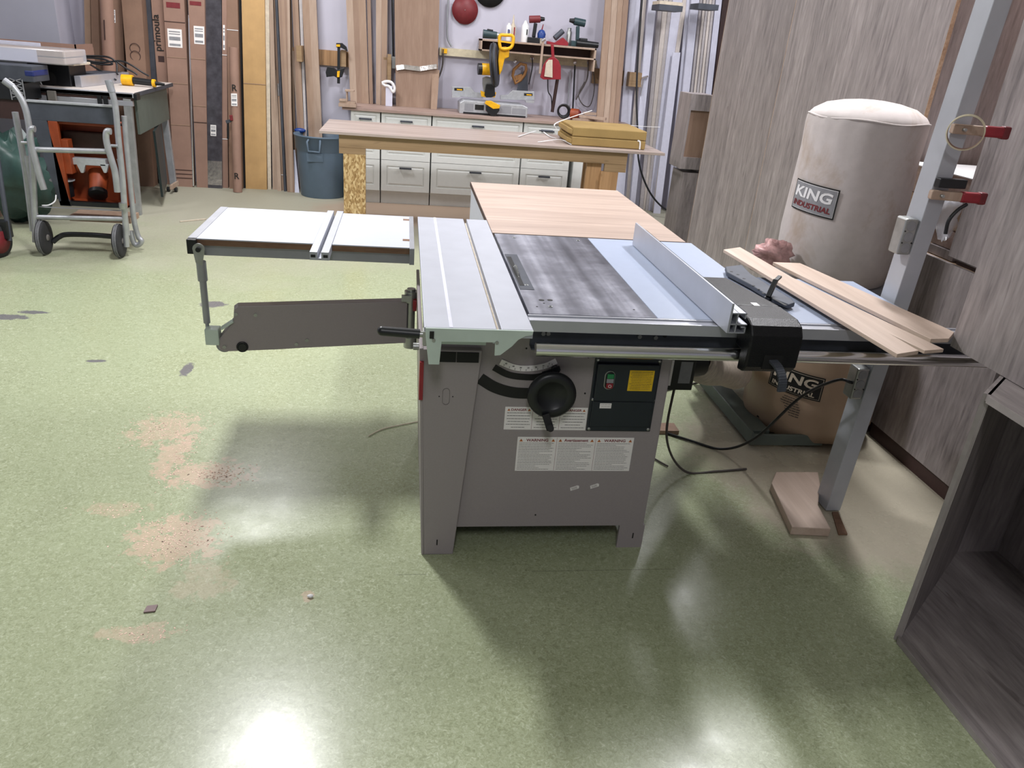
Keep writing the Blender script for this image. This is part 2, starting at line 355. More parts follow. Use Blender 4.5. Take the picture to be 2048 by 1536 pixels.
# ================================================================== PANEL SAW
T = .885
saw = thing('table_saw', 'large grey cabinet table saw with sliding table, handwheel and chrome front rail in mid floor', 'table saw', (.47, 2.5, 0))
X0, X1, YF = .10, .862, 2.162
# cabinet body, open at the foot
b = MB()
fz = .095
b.prism([(X0, YF, fz), (X1, YF, fz), (X1-.004, YF, .84), (X0, YF, .84)], (0, .012, 0))
b.prism([(X1-.084, YF, 0), (X1+.008, YF, 0), (X1+.008, YF, fz), (X1-.084, YF, fz)], (0, .012, 0))
b.prism([(X0-.01, YF, 0), (X0-.01, 3.0, 0), (X0-.01, 3.0, .84), (X0-.01, YF, .84)], (.01, 0, 0))
b.prism([(X1-.004, YF+.012, fz), (X1-.004, 3.0, fz), (X1-.004, 3.0, .84), (X1-.004, YF+.012, .84)], (.01, 0, 0))
b.prism([(X1-.002, YF+.012, 0), (X1-.002, YF+.09, 0), (X1-.002, YF+.09, fz), (X1-.002, YF+.012, fz)], (.01, 0, 0))
b.box(X0, X1, 2.99, 3.0, 0, .84); b.box(X0, X1, YF+.012, 2.99, .10, .11)
b.box(X1-.09, X1+.008, 2.91, 3.0, 0, fz); b.box(X0, X1, YF+.01, 2.99, .80, .84)
part('cabinet', b, 'saw', saw)
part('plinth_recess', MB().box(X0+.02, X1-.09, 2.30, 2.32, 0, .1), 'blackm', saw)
# proud column at the left corner
b = MB(); yc = 2.135
b.prism([(.088, yc, 0), (.191, yc, 0), (.247, yc, .757), (.062, yc, .757)], (0, .03, 0))
b.prism([(.083, yc, 0), (.056, yc, .76), (.056, 2.98, .76), (.083, 2.98, 0)], (.012, 0, 0))
col_ = part('corner_column', b, 'saw', saw, .003)
def F(px, py, y=YF-.001): return W(px, py, y=y)
part('slot', MB().box(.133, .137, yc-.001, yc, .04, .062), 'blackm', saw)
part('slot', MB().box(.83, .834, YF-.001, YF, .04, .062), 'blackm', saw)
b = MB(); p = W(868, 703, y=yc); q = W(957, 725, y=yc)
b.box(p.x, (p.x+q.x)/2-.001, yc-.003, yc, q.z, p.z); b.box((p.x+q.x)/2+.001, q.x, yc-.003, yc, q.z, p.z)
part('vent_cover', b, 'blackm', saw)
p = W(850, 722, y=yc); q = W(856, 797, y=yc)
b = MB().box(.058, .070, yc-.012, 2.2, q.z, p.z); b.box(.058, .070, 2.2, 2.25, .70, .72)
part('red_strip', b, 'red', saw)
p = W(892, 793, y=yc); b = MB()
n = 24; ring = []
for k in range(n):
    a = 2*math.pi*k/n; ring.append(V((p.x+.011*math.cos(a), yc-.0006, p.z+(.016 if math.sin(a) > 0 else -.016)*1+.012*math.sin(a))))
for k in range(n): b.beam(ring[k], ring[(k+1) % n], .0008, .0008, (0, 1, 0))
part('knockout', b, 'ink', saw)
b = MB()
for dx in (-.021, .021): b.cyl((p.x+dx, yc-.001, p.z), (p.x+dx, yc, p.z), .002, 10)
for px, py in ((1071, 1030), (1177, 715), (1170, 787), (1053, 697)): c = F(px, py); b.cyl(c, c+V((0, .001, 0)), .003, 10)
part('screw_hole', b, 'bink', saw)
# arc slots and bevel scale
def arc(pts, w, y, name, mat):
    cs = curve([W(a, c, y=y) for a, c in pts], 8); b = MB(); L_ = []; U_ = []
    for i, c in enumerate(cs):
        t = (cs[min(i+1, len(cs)-1)]-cs[max(i-1, 0)]).normalized(); nn = V((-t.z, 0, t.x))
        U_.append(c+nn*w/2); L_.append(c-nn*w/2)
    for i in range(len(cs)-1):
        b.hexa([L_[i], L_[i+1], U_[i+1], U_[i]], [v+V((0, .002, 0)) for v in (L_[i], L_[i+1], U_[i+1], U_[i])])
    return part(name, b, mat, saw), cs
arc([(988, 735), (1015, 749), (1045, 754), (1080, 753), (1118, 738)], .021, YF-.002, 'tilt_slot', 'bink')
arc([(960, 757), (990, 775), (1025, 785), (1060, 787), (1095, 786)], .037, YF-.002, 'height_slot', 'bink')
sc, cs = arc([(1001, 724), (1030, 735), (1060, 737), (1090, 732), (1113, 722)], .019, YF-.003, 'tilt_scale', 'sticker')
b = MB()
for i in range(2, len(cs)-1, 3):
    c = cs[i]; b.box(c.x-.0006, c.x+.0006, YF-.0038, YF-.003, c.z-.008, c.z-.002)
for i, k in zip(range(3, len(cs)-3, 4), ('45', '40', '30', '25', '20', '10', '5')): textmb(b, k, cs[i]+V((-.003, -.001, .0005)), (1, 0, 0), (0, 0, 1), height=.005, bold=.02)
part('lettering', b, 'bink', sc)
# handwheel
hc = W(1105, 794, y=2.075)
b = MB().lathe([(.012, -.05), (.03, -.045), (.04, -.01), (.058, .0), (.072, .004), (.077, .012), (.0765, .022), (.066, .03), (.05, .026), (.046, .025), (.044, .022), (.0005, .022)], hc+V((0, .03, 0)), (0, -1, 0), 40)
wh = part('handwheel', b, 'black', saw)
b = MB().cyl((hc.x, hc.y+.03, hc.z), (hc.x, YF, hc.z), .014); part('shaft', b, 'steel', wh)
hp = W(1097, 842, y=2.05); b = MB()
b.beam(W(1091, 828, y=2.07), W(1101, 860, y=2.05), .024, .012, (0, 1, 0)); b.cyl(W(1101, 856, y=2.06), W(1101, 856, y=2.02), .010); b.ball(W(1101, 857, y=2.04), .011)
part('crank_handle', b, 'blackm', wh, .002)
b = MB(); c = W(1112, 741, y=2.14); b.cyl(c, c+V((0, .02, 0)), .011); b.beam(W(1085, 748, y=2.15), W(1120, 736, y=2.15), .014, .006, (0, 1, 0)); part('tilt_pointer', b, 'black', saw)
# switch panel
a0 = F(1190, 713); a1 = F(1326, 716); a2 = F(1298, 863); a3 = F(1172, 860)
px0 = (a0.x+a3.x)/2; px1 = (a1.x+a2.x)/2; pz0 = (a2.z+a3.z)/2; pz1 = (a0.z+a1.z)/2
b = MB().box(px0, px1, YF-.006, YF, pz0, pz1); b.box(px0+.008, px1-.008, YF-.02, YF-.004, pz1-.148, pz1-.018); b.box(px0+.008, px1-.008, YF-.010, YF-.004, pz0+.018, pz1-.152)
sp_ = part('switch_panel', b, 'navy', saw, .005)
for sx in (px0+.009, px1-.009):
    for sz in (pz0+.010, (pz0+pz1)/2-.015, pz1-.009): part('screw', MB().lathe([(.0058, 0), (.0055, .003), (.003, .005), (0, .005)], (sx, YF-.006, sz), (0, -1, 0), 14), 'steel', sp_)
def oval(cx, cz, w, h, y, d, n=28):
    r = w/2; pts = []
    for k in range(n):
        a = 2*math.pi*k/n; pts.append((cx+r*math.cos(a), y, cz+r*math.sin(a)+((h/2-r) if math.sin(a) > 0 else -(h/2-r))))
    return MB().prism(pts, (0, d, 0))
bc = F(1219, 760, YF-.02); yb = YF-.02
sb = part('switch', oval(bc.x, bc.z, .030, .060, yb-.006, .006), 'black', sp_, .002)
bb = oval(bc.x-.001, bc.z, .034, .064, yb-.003, .0035); part('bezel', bb, 'steel', sb)
part('start_button', MB().box(bc.x-.011, bc.x+.011, yb-.011, yb-.005, bc.z+.008, bc.z+.024), 'ginkg', sb, .002)
part('lamp_window', MB().box(bc.x-.011, bc.x+.011, yb-.009, yb-.005, bc.z-.007, bc.z+.007), 'greyb', sb)
so = part('stop_button', MB().box(bc.x-.011, bc.x+.011, yb-.012, yb-.005, bc.z-.025, bc.z-.008), 'red', sb, .002)
part('stop_symbol', MB().tor((bc.x, yb-.0125, bc.z-.0165), .0045, .0008, (0, 1, 0), 20, 6), 'paper', so)
U = (1, 0, 0); ZU = (0, 0, 1)
def sheet(pxs, name, mat, parent, y, inkname='printing'):
    p = [W(a, c, y=y) for a, c in pxs]
    x0 = (p[0].x+p[3].x)/2; x1 = (p[1].x+p[2].x)/2; z1 = (p[0].z+p[1].z)/2; z0 = (p[2].z+p[3].z)/2
    o = part(name, MB().box(x0, x1, y-.0008, y, z0, z1), mat, parent); return o, x0, x1, z0, z1
def lines(b, x0, x1, z0, z1, n, y, h=.0011, seed=1, center=False):
    rn = random.Random(seed)
    for i in range(n):
        zz = z1-(z1-z0)*(i+.5)/n; w = (x1-x0)*(rn.uniform(.45, 1) if rn.random() < .45 else rn.uniform(.85, 1))
        xa = (x0+x1)/2-w/2 if center else x0; x = xa
        while x < xa+w:
            ww = rn.uniform(.004, .012); b.add([(x, y, zz), (min(x+ww, xa+w), y, zz), (min(x+ww, xa+w), y, zz+h), (x, y, zz+h)], [(0, 1, 2, 3)]); x += ww+.0012
def tri(b, cx, z, s, y): b.add([(cx-s/2, y, z), (cx+s/2, y, z), (cx, y, z+s*.86)], [(0, 1, 2)])
ys = YF-.02
o, x0, x1, z0, z1 = sheet([(1258, 741), (1308, 741), (1305, 782), (1256, 782)], 'caution_sticker', 'ysticker', sp_, ys)
b = MB(); lines(b, x0+.004, x1-.004, z0+.004, z1-.004, 11, ys-.0014, .0012, 5, True); part('printing', b, 'ink', o)
o, x0, x1, z0, z1 = sheet([(1200, 806), (1223, 807), (1222, 817), (1199, 816)], 'paper_tag', 'sticker', sp_, YF-.010)
b = MB(); lines(b, x0+.003, x1-.003, z0+.003, z1-.001, 2, YF-.0114, .0008, 2, True); part('printing', b, 'ink', o)
# two warning decals
ylab = YF
def decal(quads, heads, y, nl, nm):
    p = [W(a, c, y=y) for a, c in quads]
    x0 = (p[0].x+p[3].x)/2; x1 = (p[1].x+p[2].x)/2; z1 = (p[0].z+p[1].z)/2; z0 = (p[2].z+p[3].z)/2
    o = part(nm, MB().box(x0, x1, y-.0008, y, z0, z1), 'sticker', saw)
    k = MB(); rr = MB(); oo = MB(); w = (x1-x0)/3; yt = y-.0014; hh = (z1-z0)*(.13 if nl > 8 else .17)
    for i, hd in enumerate(heads):
        xa = x0+w*i; tw = w*(.56 if hd != 'Avertissement' else .62)
        textmb(rr, hd, (xa+(w-tw)/2, y-.0008, z1-hh), U, ZU, width=tw, height=hh*.62 if hd != 'Avertissement' else hh*.66, bold=.022)
        tri(oo, xa+.012, z1-hh, hh*.72, yt); tri(oo, xa+w-.012, z1-hh, hh*.72, yt)
        for tx in (xa+.012, xa+w-.012): k.add([(tx-.0007, yt-.0004, z1-hh*.9), (tx+.0007, yt-.0004, z1-hh*.9), (tx+.0007, yt-.0004, z1-hh*.5), (tx-.0007, yt-.0004, z1-hh*.5)], [(0, 1, 2, 3)])
        lines(k, xa+.006, xa+w-.006, z0+.003, z1-hh*1.2, nl, yt, .0011 if nl > 8 else .0016, i+nl, nl < 8)
        if i: rr.add([(xa-.0004, yt, z0+.002), (xa+.0004, yt, z0+.002), (xa+.0004, yt, z1-.002), (xa-.0004, yt, z1-.002)], [(0, 1, 2, 3)])
    part('small_print', k, 'ink', o); part('heading', rr, 'rink', o); part('warning_triangle', oo, 'oink', o)
decal([(1011, 813), (1175, 816), (1171, 862), (1007, 857)], ['DANGER', 'DANGER', 'DANGER'], ylab, 6, 'danger_decal')
decal([(1036, 873), (1268, 876), (1258, 942), (1029, 941)], ['WARNING', 'Avertissement', 'WARNING'], ylab, 17, 'warning_decal')
for c in ((1149, 976), (1189, 972)):
    c = F(*c); a = R(22); u = V((math.cos(a), 0, math.sin(a))); v = V((-math.sin(a), 0, math.cos(a)))
    pts = [c+u*dx+v*dz for dx, dz in ((-.016, -.006), (.014, -.007), (.017, .002), (.012, .006), (-.014, .006))]
    o = part('torn_label', MB().prism(pts, (0, .0008, 0)), 'sticker', saw)
    k = MB()
    for j in range(3): q = c+u*-.011+v*(-.003+.003*j)+V((0, -.0012, 0)); k.add([q, q+u*.02, q+u*.02+v*.0008, q+v*.0008], [(0, 1, 2, 3)])
    part('printing', k, 'ink', o)
# cast iron top
b = MB(); b.box(.378, .776, 2.125, 3.128, T-.03, T)
part('cast_iron_top', b, 'castiron', saw, .002)
b = MB()
for px, py in ((1083, 600), (1100, 600)): c = W(px, py, z=T+.0006); b.cyl(c-V((0, 0, .002)), c, .009, 16)
for px, py in ((1088, 606), (1101, 612), (1074, 613), (1053, 570), (1268, 619), (1028, 475), (1156, 481)): c = W(px, py, z=T+.0006); b.cyl(c-V((0, 0, .002)), c, .0035, 10)
part('table_insert_hole', b, 'bink', saw)
b = MB()
for px, py in ((1028, 475), (1156, 481), (1053, 570), (1101, 613)): c = W(px, py, z=T+.001); b.tor(c, .006, .0012, seg=14)
part('set_screw', b, 'steel', saw)
# blade and throat
b = MB(); pts = []
c0 = V((.394, 2.56, T-.105)); rb = .127; nt = 40
for k in range(nt*2):
    a = math.pi*k/nt; r = rb if k % 2 else rb-.006; pts.append((c0.x, c0.y+r*math.cos(a), c0.z+r*math.sin(a)))
b.prism(pts, (.003, 0, 0)); part('saw_blade', b, 'steel', saw)
b = MB(); b.box(.382, .430, 2.36, 2.80, T, T+.0012); part('throat_plate', b, 'lead', saw, .004)
part('blade_slot', MB().box(.386, .402, 2.40, 2.76, T+.001, T+.0018), 'blackm', saw)
# extension tables
b = MB().box(.778, 1.24, 2.125, 3.13, T-.025, T-.001); part('extension_table', b, 'extw', saw, .002)
b = MB().box(1.243, 1.715, 2.125, 2.63, T-.025, T-.001); part('extension_table', b, 'extw', saw, .002)
part('extension_apron', MB().box(1.243, 1.71, 2.135, 2.16, T-.09, T-.025), 'gsteel', saw)
# front rail, angle and chrome guide tube
b = MB(); b.box(.372, 1.88, 2.070, 2.122, T-.028, T-.005); b.box(.372, 1.88, 2.066, 2.074, T-.036, T); b.box(.372, 1.88, 2.112, 2.120, T-.008, T)
part('front_rail', b, 'alu', saw, .0015)
b = MB(); b.box(.386, 1.86, 2.112, 2.12, T-.10, T-.036); b.box(.386, 1.86, 2.08, 2.12, T-.10, T-.095)
part('rail_angle', b, 'lead', saw, .001)
for px, py in ((1087, 668), (1097, 668), (1280, 674), (1312, 676)):
    c = W(px, py, y=2.105); part('bolt', MB().cyl(c, c+V((0, .01, 0)), .007, 6), 'steel', saw)
c = W(1330, 671, y=2.108); part('rail_hole', MB().cyl(c, c+V((0, .005, 0)), .007, 16), 'bink', saw)
b = MB().cyl((.392, 2.045, T-.083), (1.87, 2.045, T-.083), .0205, 32); part('guide_tube', b, 'chrome', saw)
# ---------------- sliding table
b = MB(); y0, y1 = 1.972, 3.357
b.box(.063, .263, y0, y1, T-.022, T+.004); b.box(.277, .367, y0, y1, T-.022, T+.004); b.box(.255, .285, y0, y1, T-.04, T-.014)
b.box(.075, .35, y0+.06, y1-.01, T-.044, T-.03)
st = part('sliding_table', b, 'alu2', saw, .0015)
part('scale_strip', MB().box(.132, .142, y0+.002, y1-.002, T+.004, T+.0048), 'wtrim', st)
part('slot_strip', MB().box(.266, .274, y0+.01, y1-.02, T-.014, T-.010), 'ltan', st)
ye = 1.966
b = MB(); pts = [(.0665, T+.003), (.367, T+.003), (.364, T-.010), (.345, T-.013), (.325, T-.025), (.310, T-.044), (.278, T-.072), (.262, T-.074), (.261, T-.034), (.112, T-.036), (.108, T-.105), (.078, T-.105), (.067, T-.02)]
b.prism([(x, ye, z) for x, z in pts], (0, .006, 0)); ep = part('end_plate', b, 'mint', saw, .001)
b = MB().box(.110, .243, 2.03, 2.045, T-.068, T-.02); part('end_box', b, 'mint', saw)
for x, z in ((.090, T-.032), (.266, T-.034)): part('screw', MB().cyl((x, ye-.003, z), (x, ye, z), .005, 12), 'steel', ep)
b = MB().box(.078, .090, ye-.004, ye+.003, T-.026, T-.006); part('catch', b, 'bink', ep)
b = MB().cyl((-.052, 1.99, T-.018), (.052, 1.985, T-.022), .0135, 20); b.ball((-.052, 1.99, T-.018), .0135); part('lock_handle', b, 'black', saw)
b = MB().cyl((.05, 1.985, T-.022), (.075, 1.985, T-.022), .009); b.box(.06, .078, 1.968, 2.0, T-.05, T-.008); part('handle_socket', b, 'steel', saw, .001)
b = MB().cyl((.04, 2.30, .70), (.066, 2.30, .70), .012, 16); part('side_knob', b, 'steel', saw)
# ---------------- outrigger (crosscut table)
oy0, oy1 = 2.826, 3.362; ox0, ox1 = -.735, .044
b = MB(); tx0, tx1 = -.325, -.258
for a_, c_ in ((ox0, tx0-.001), (tx1+.001, ox1-.018)):
    b.m(1).box(a_, c_, oy0, oy1, T-.024, T-.003); b.m(0).box(a_, c_, oy0, oy1, T-.003, T+.001)
for yy in (3.30, 2.945): b.m(1).box(.0, .026, yy-.02, yy+.012, T+.0005, T+.0015)
bd = part('crosscut_board', b, ['white', 'mdfedge'], saw)
b = MB(); b.box(ox0-.03, ox0, oy0, oy1, T-.034, T+.003); b.box(ox1-.018, ox1, oy0-.015, oy1, T-.034, T+.003); b.box(ox0, ox1, oy0+.02, oy0+.055, T-.066, T-.024); b.box(ox0, ox1, oy1-.05, oy1-.015, T-.066, T-.024)
b.box(ox1-.018, ox1, oy0-.017, oy0+.01, T-.06, T+.002)
part('crosscut_frame', b, 'gsteel', saw, .001)
part('end_cap', MB().box(ox0-.031, ox0+.002, oy0-.022, oy0-.001, T-.052, T+.001), 'black', saw, .002)
b = MB()
ty0, ty1 = 2.70, 3.39
b.box(tx0, tx0+.027, ty0, ty1, T-.02, T+.004); b.box(tx1-.027, tx1, ty0, ty1, T-.02, T+.004); b.box(tx0, tx1, ty0, ty1, T-.026, T-.018)
part('fence_track', b, 'alu2', saw, .001)
part('track_void', MB().box(tx0+.004, tx0+.020, ty0-.001, ty0, T-.016, T-.006).box(tx1-.020, tx1-.004, ty0-.001, ty0, T-.016, T-.006), 'bink', saw)
# strut
b = MB(); s0 = V((-.725, oy0-.008, .853)); s1 = V((-.728, oy0+.01, .56))
b.cyl(s0-V((0, 0, .05)), s0+(s1-s0)*.42, .0175); b.cyl(s0+(s1-s0)*.4, s1, .0125); b.cyl(s1, s1-V((0, 0, .035)), .007)
st_ = part('strut', b, 'gsteel', saw)
b = MB(); pts = []
for k in range(16):
    a = math.pi*k/15; pts.append((s0.x+.021*math.cos(a), oy0-.026, s0.z+.0+.021*math.sin(a)))
pts += [(s0.x-.014, oy0-.026, s0.z-.05), (s0.x+.008, oy0-.026, s0.z-.06)]
b.prism(pts, (0, .005, 0)); part('pivot_lug', b, 'steel', saw)
part('pivot_bolt', MB().cyl((s0.x, oy0-.036, s0.z), (s0.x, oy0-.024, s0.z), .009, 12), 'black', saw)
# swing arm
A0 = V((-.70, 2.80, 0)); A1 = V((.035, 2.93, 0)); d = (A1-A0).normalized(); nrm = V((-d.y, d.x, 0))
def ap(s, z): return A0+d*s+V((0, 0, z))
prof = [(.04, .455), (.02, .463), (.012, .485), (.018, .505), (.075, .578), (.08, .625), (.095, .636), (.735, .642), (.735, .462), (.30, .457), (.24, .455)]
b = MB().prism([ap(s, z) for s, z in prof], nrm*.045); arm = part('swing_arm', b, 'saw', saw, .003)
b = MB(); c = ap(.035, .475); b.cyl(c-nrm*.006+nrm*.05, c+nrm*.02, .03, 24); c2 = ap(.10, .473)
part('arm_roller', b, 'gsteel', arm); part('arm_bearing', MB().tor(c2-nrm*.003, .018, .004, nrm, 24).cyl(c2-nrm*.008, c2+nrm*.01, .015, 20), 'black', arm)
for s, z in ((.035, .475), (.155, .60), (.085, .605), (.30, .475), (.34, .49)):
    c = ap(s, z); part('arm_bolt', MB().cyl(c-nrm*.003, c+nrm*.002, .007, 12).m(0), 'steel', arm)
b = MB(); c = ap(-.015, .50); b.box(c.x-.015, c.x+.035, c.y-.005, c.y+.045, .485, .548); b.beam(ap(.03, .55), ap(.075, .58), .03, .008); part('strut_block', b, 'mint', saw, .003)
# pivot post
b = MB(); pc = V((.038, 2.945, 0)); b.cyl(pc+V((0, 0, .44)), pc+V((0, 0, .69)), .017)
for z in (.44, .635): b.cyl(pc+V((0, 0, z)), pc+V((0, 0, z+.045)), .027)
b.box(.0, .04, 2.91, 2.925, .645, .67); part('pivot_post', b, 'steel', saw)
part('pivot_stop', MB().box(.045, .06, 2.90, 2.95, .61, .655), 'red', saw, .002)
# dust port and label box on the right side
hp0 = V((.875, 2.50, .52))
b = MB(); b.box(.872, 1.065, 2.43, 2.60, .50, .66); b.cyl((1.05, 2.52, .585), (1.12, 2.53, .590), .064, 28); part('dust_port', b, 'black', saw, .006)
part('port_label', MB().box(1.005, 1.05, 2.4285, 2.43, .53, .615), 'greyb', saw); part('port_label', MB().box(.965, .978, 2.4285, 2.43, .52, .62), 'sticker', saw)

# ================================================================== RIP FENCE
rf = thing('rip_fence', 'tall aluminium rip fence with black cast head clamped across the saw table', 'saw fence', (.96, 2.5, T))
b = MB(); fy0, fy1 = 2.0, 3.04; z0 = T+.002; zt = T+.094
b.box(.949, .956, fy0, fy1, z0, zt); b.box(.956, .975, fy0, fy1, z0+.060, z0+.064); b.box(.956, 1.008, fy0, fy1, z0+.026, z0+.030); b.box(.956, .975, fy0, fy1, z0, z0+.004)
b.box(.972, .976, fy0, fy1, z0, z0+.064); b.box(.976, 1.0, fy0, fy1, z0+.060, z0+.064); b.box(.996, 1.0, fy0, fy1, z0+.046, z0+.064); b.box(.976, 1.006, fy0, fy1, z0, z0+.004); b.box(1.002, 1.006, fy0, fy1, z0, z0+.022); b.box(.990, 1.006, fy0, fy1, z0+.018, z0+.022)
part('face_extrusion', b, 'alu2', rf, .0007)
b = MB()
prof = [(2.47, T+.001), (2.47, T+.042), (2.05, T+.050), (2.00, T+.044), (1.972, T+.025), (1.966, T-.01), (1.966, T-.085), (1.985, T-.112), (2.03, T-.118), (2.04, T-.06), (2.055, T-.04), (2.055, T+.001)]
# body: tapered bracket plus block
b.prism([(1.012, y, z) for y, z in prof if y < 2.2] + [], (.158, 0, 0)) if False else None
blk = [(2.14, T+.004), (2.14, T+.046), (2.02, T+.046), (1.985, T+.034), (1.968, T+.008), (1.966, T-.02), (1.968, T-.09), (1.985, T-.112), (2.02, T-.118), (2.02, T-.055), (2.064, T-.052), (2.064, T+.004)]
b.prism([(1.012, y, z) for y, z in blk], (.163, 0, 0))
b.hexa([(1.008, 2.14, T+.004), (1.175, 2.14, T+.004), (1.12, 2.45, T+.004), (1.008, 2.45, T+.004)], [(1.008, 2.14, T+.046), (1.175, 2.14, T+.046), (1.12, 2.45, T+.044), (1.008, 2.45, T+.044)])
hd = part('head', b, 'blackt', rf, .006)
part('sticker', MB().box(1.085, 1.105, 2.135, 2.165, T+.046, T+.0468), 'paper', hd)
part('socket', MB().box(1.065, 1.125, 1.9655, 1.97, T-.095, T-.05), 'blackm', hd)
b = MB(); path = curve([(1.095, 1.975, T-.068), (1.098, 1.93, T-.075), (1.102, 1.90, T-.10), (1.104, 1.895, T-.135)], 5)
for i in range(len(path)-1): b.beam(path[i], path[i+1]+(path[i+1]-path[i])*.1, .026, .010, (0, -1, .5))
part('cam_lever', b, 'lead', rf, .002)

# slotted black guard arm and lever
ga = thing('hold_down_arm', 'black slotted plastic arm with small lever lying behind the rip fence head', 'saw accessory', (1.25, 2.45, T))
z = T+.006; path = [W(1449, 541, z=z), W(1482, 537, z=z), W(1500, 556, z=z), W(1580, 606, z=z), W(1588, 614, z=z), W(1576, 618, z=z), W(1545, 606, z=z), W(1500, 578, z=z), W(1452, 552, z=z)]
b = MB().prism(path, (0, 0, .016)); g0 = part('slotted_bar', b, 'lead', ga, .003)
b = MB()
for px, py in ((1463, 543), (1476, 549), (1488, 557), (1507, 571), (1517, 578), (1527, 586)):
    c = W(px, py, z=z+.0165); b.cyl(c-V((0, 0, .001)), c, .006, 12)
b.beam(W(1545, 596, z=z+.0165), W(1572, 611, z=z+.0165), .010, .001)
part('slot', b, 'bink', g0)
b = MB(); c = W(1536, 594, z=T+.02); b.beam(c, c+V((.025, .02, .055)), .016, .012); b.beam(c+V((.02, .016, .05)), c+V((.048, .04, .062)), .014, .008); b.cyl(c-V((0, 0, .012)), c, .012)
part('lever', b, 'black', ga, .002)
# ================================================================== BOARDS ON THE EXTENSION
zb = T+.016
def plank(name, px, z0, th, mat, label, cat='board', group=None, **k):
    top = [W(a, c, z=z0+th) for a, c in px]
    return solo(name, MB().prism([V((p.x, p.y, z0)) for p in top], (0, 0, th)), mat, label, cat, group, bevel=.0012, **k)
G = 'maple offcut boards on the extension table'
plank('board', [(1447, 499), (1480, 494), (1838, 701), (1795, 708)], T+.014, .012, 'maple', 'long narrow maple board nearest the fence, lying on top of the other two', 'board', G)
plank('board', [(1500, 533), (1535, 531), (1888, 698), (1850, 701)], T+.001, .011, 'maple', 'maple board half hidden under the long top one, middle of the three', 'board', G)
plank('board', [(1546, 524), (1600, 526), (1890, 655), (1909, 664), (1898, 677), (1862, 678)], T+.001, .013, 'maple', 'wide maple board at the back right of the three, by the steel post', 'board', G)

# ================================================================== DUST COLLECTOR
dc = thing('dust_collector', 'dust collector with a white filter bag above a tan collection bag, behind the extension table', 'dust collector', (2.0, 3.22, 0))
cx, cy = 1.965, 3.22
b = MB(); b.box(1.60, 1.70, 2.93, 3.6, .05, .075); b.box(1.70, 2.25, 3.5, 3.6, .05, .075); b.box(1.60, 1.95, 2.885, 2.90, .02, .075); b.box(1.593, 1.603, 2.885, 3.6, .02, .085)
part('base_plate', b, 'greent', dc, .004)
for x, y in ((1.65, 2.96), (1.65, 3.55), (2.2, 3.55)): part('caster', MB().cyl((x-.012, y, .026), (x+.012, y, .026), .026), 'black', dc)
def wob(a, h): return .018*math.sin(3*a+h*9)+.012*math.sin(7*a+h*17)
rb_ = .25
pr = [(.20, .73), (rb_*.95, .75), (rb_*1.0, .82), (rb_*1.03, .95), (rb_*1.0, 1.15), (rb_*.98, 1.30), (rb_*.985, 1.40), (rb_*.98, 1.430), (rb_*.965, 1.441), (rb_*.955, 1.446), (rb_*.9, 1.462), (rb_*.72, 1.489), (rb_*.45, 1.505), (rb_*.2, 1.512), (.001, 1.514)]
def wob2(a, h):
    return .006*math.sin(5*a+h*8)+.008*math.sin(2*a+h*5)+(.012*math.sin(17*a+3*math.sin(2*a)) if 1.36 < h < 1.44 else 0)
fb = part('filter_bag', MB().lathe(pr, (cx, cy, 0), seg=72, wob=wob2), 'bagf', dc)
part('piping', MB().tube([V((cx+(rb_*.975)*math.cos(2*math.pi*k/72), cy+rb_*.975*math.sin(2*math.pi*k/72), 1.437+.004*math.sin(5*k/72*6.28))) for k in range(72)], .0045, 6, closed=True), 'bagf', fb)
part('ring_housing', MB().lathe([(.245, .68), (.262, .69), (.262, .735), (.25, .745)], (cx, cy, 0), seg=48), 'gsteel', dc)
pb = [(.001, .012), (.20, .014), (.28, .035), (.30, .10), (.298, .2), (.285, .35), (.268, .5), (.25, .62), (.25, .69)]
lb = part('collection_bag', MB().lathe(pb, (cx+.01, cy-.07, 0), seg=64, wob=wob), 'bagp', dc)
# curved badges
def badge(parent, R0, zc, acen, w, h, rows, field, border, tcol, z_up=1, shear=0.0, cx=cx, cy=cy):
    def P_(x, z, r): a = acen+x/R0; return V((cx+r*math.cos(a), cy+r*math.sin(a), zc+z+shear*x))
    def patch(x0, x1, z0_, z1_, r, n=16):
        return MB().grid(lambda u_, v_: P_(x0+(x1-x0)*u_, z0_+(z1_-z0_)*v_, r), n, 2)
    o = part('badge', patch(-w/2, w/2, -h/2, h/2, R0+.0015), border, parent)
    part('badge_border', patch(-w/2+.006, w/2-.006, -h/2+.006, h/2-.006, R0+.0022), 'paper' if field != 'bink' else 'ltan', o)
    part('badge_field', patch(-w/2+.008, w/2-.008, -h/2+.008, h/2-.008, R0+.003), field, o)
    for txt, x, z, hh, ww, c in rows:
        mb = textmb(MB(), txt, (0, 0, 0), (1, 0, 0), (0, 0, 1), width=ww, height=hh, bold=.03, wrap=lambda X, Y, x=x, z=z: P_(x+X+Y*.12, z+Y, R0+.0045))
        part('lettering', mb, c, o)
    return P_
ang = lambda px, py, r: None
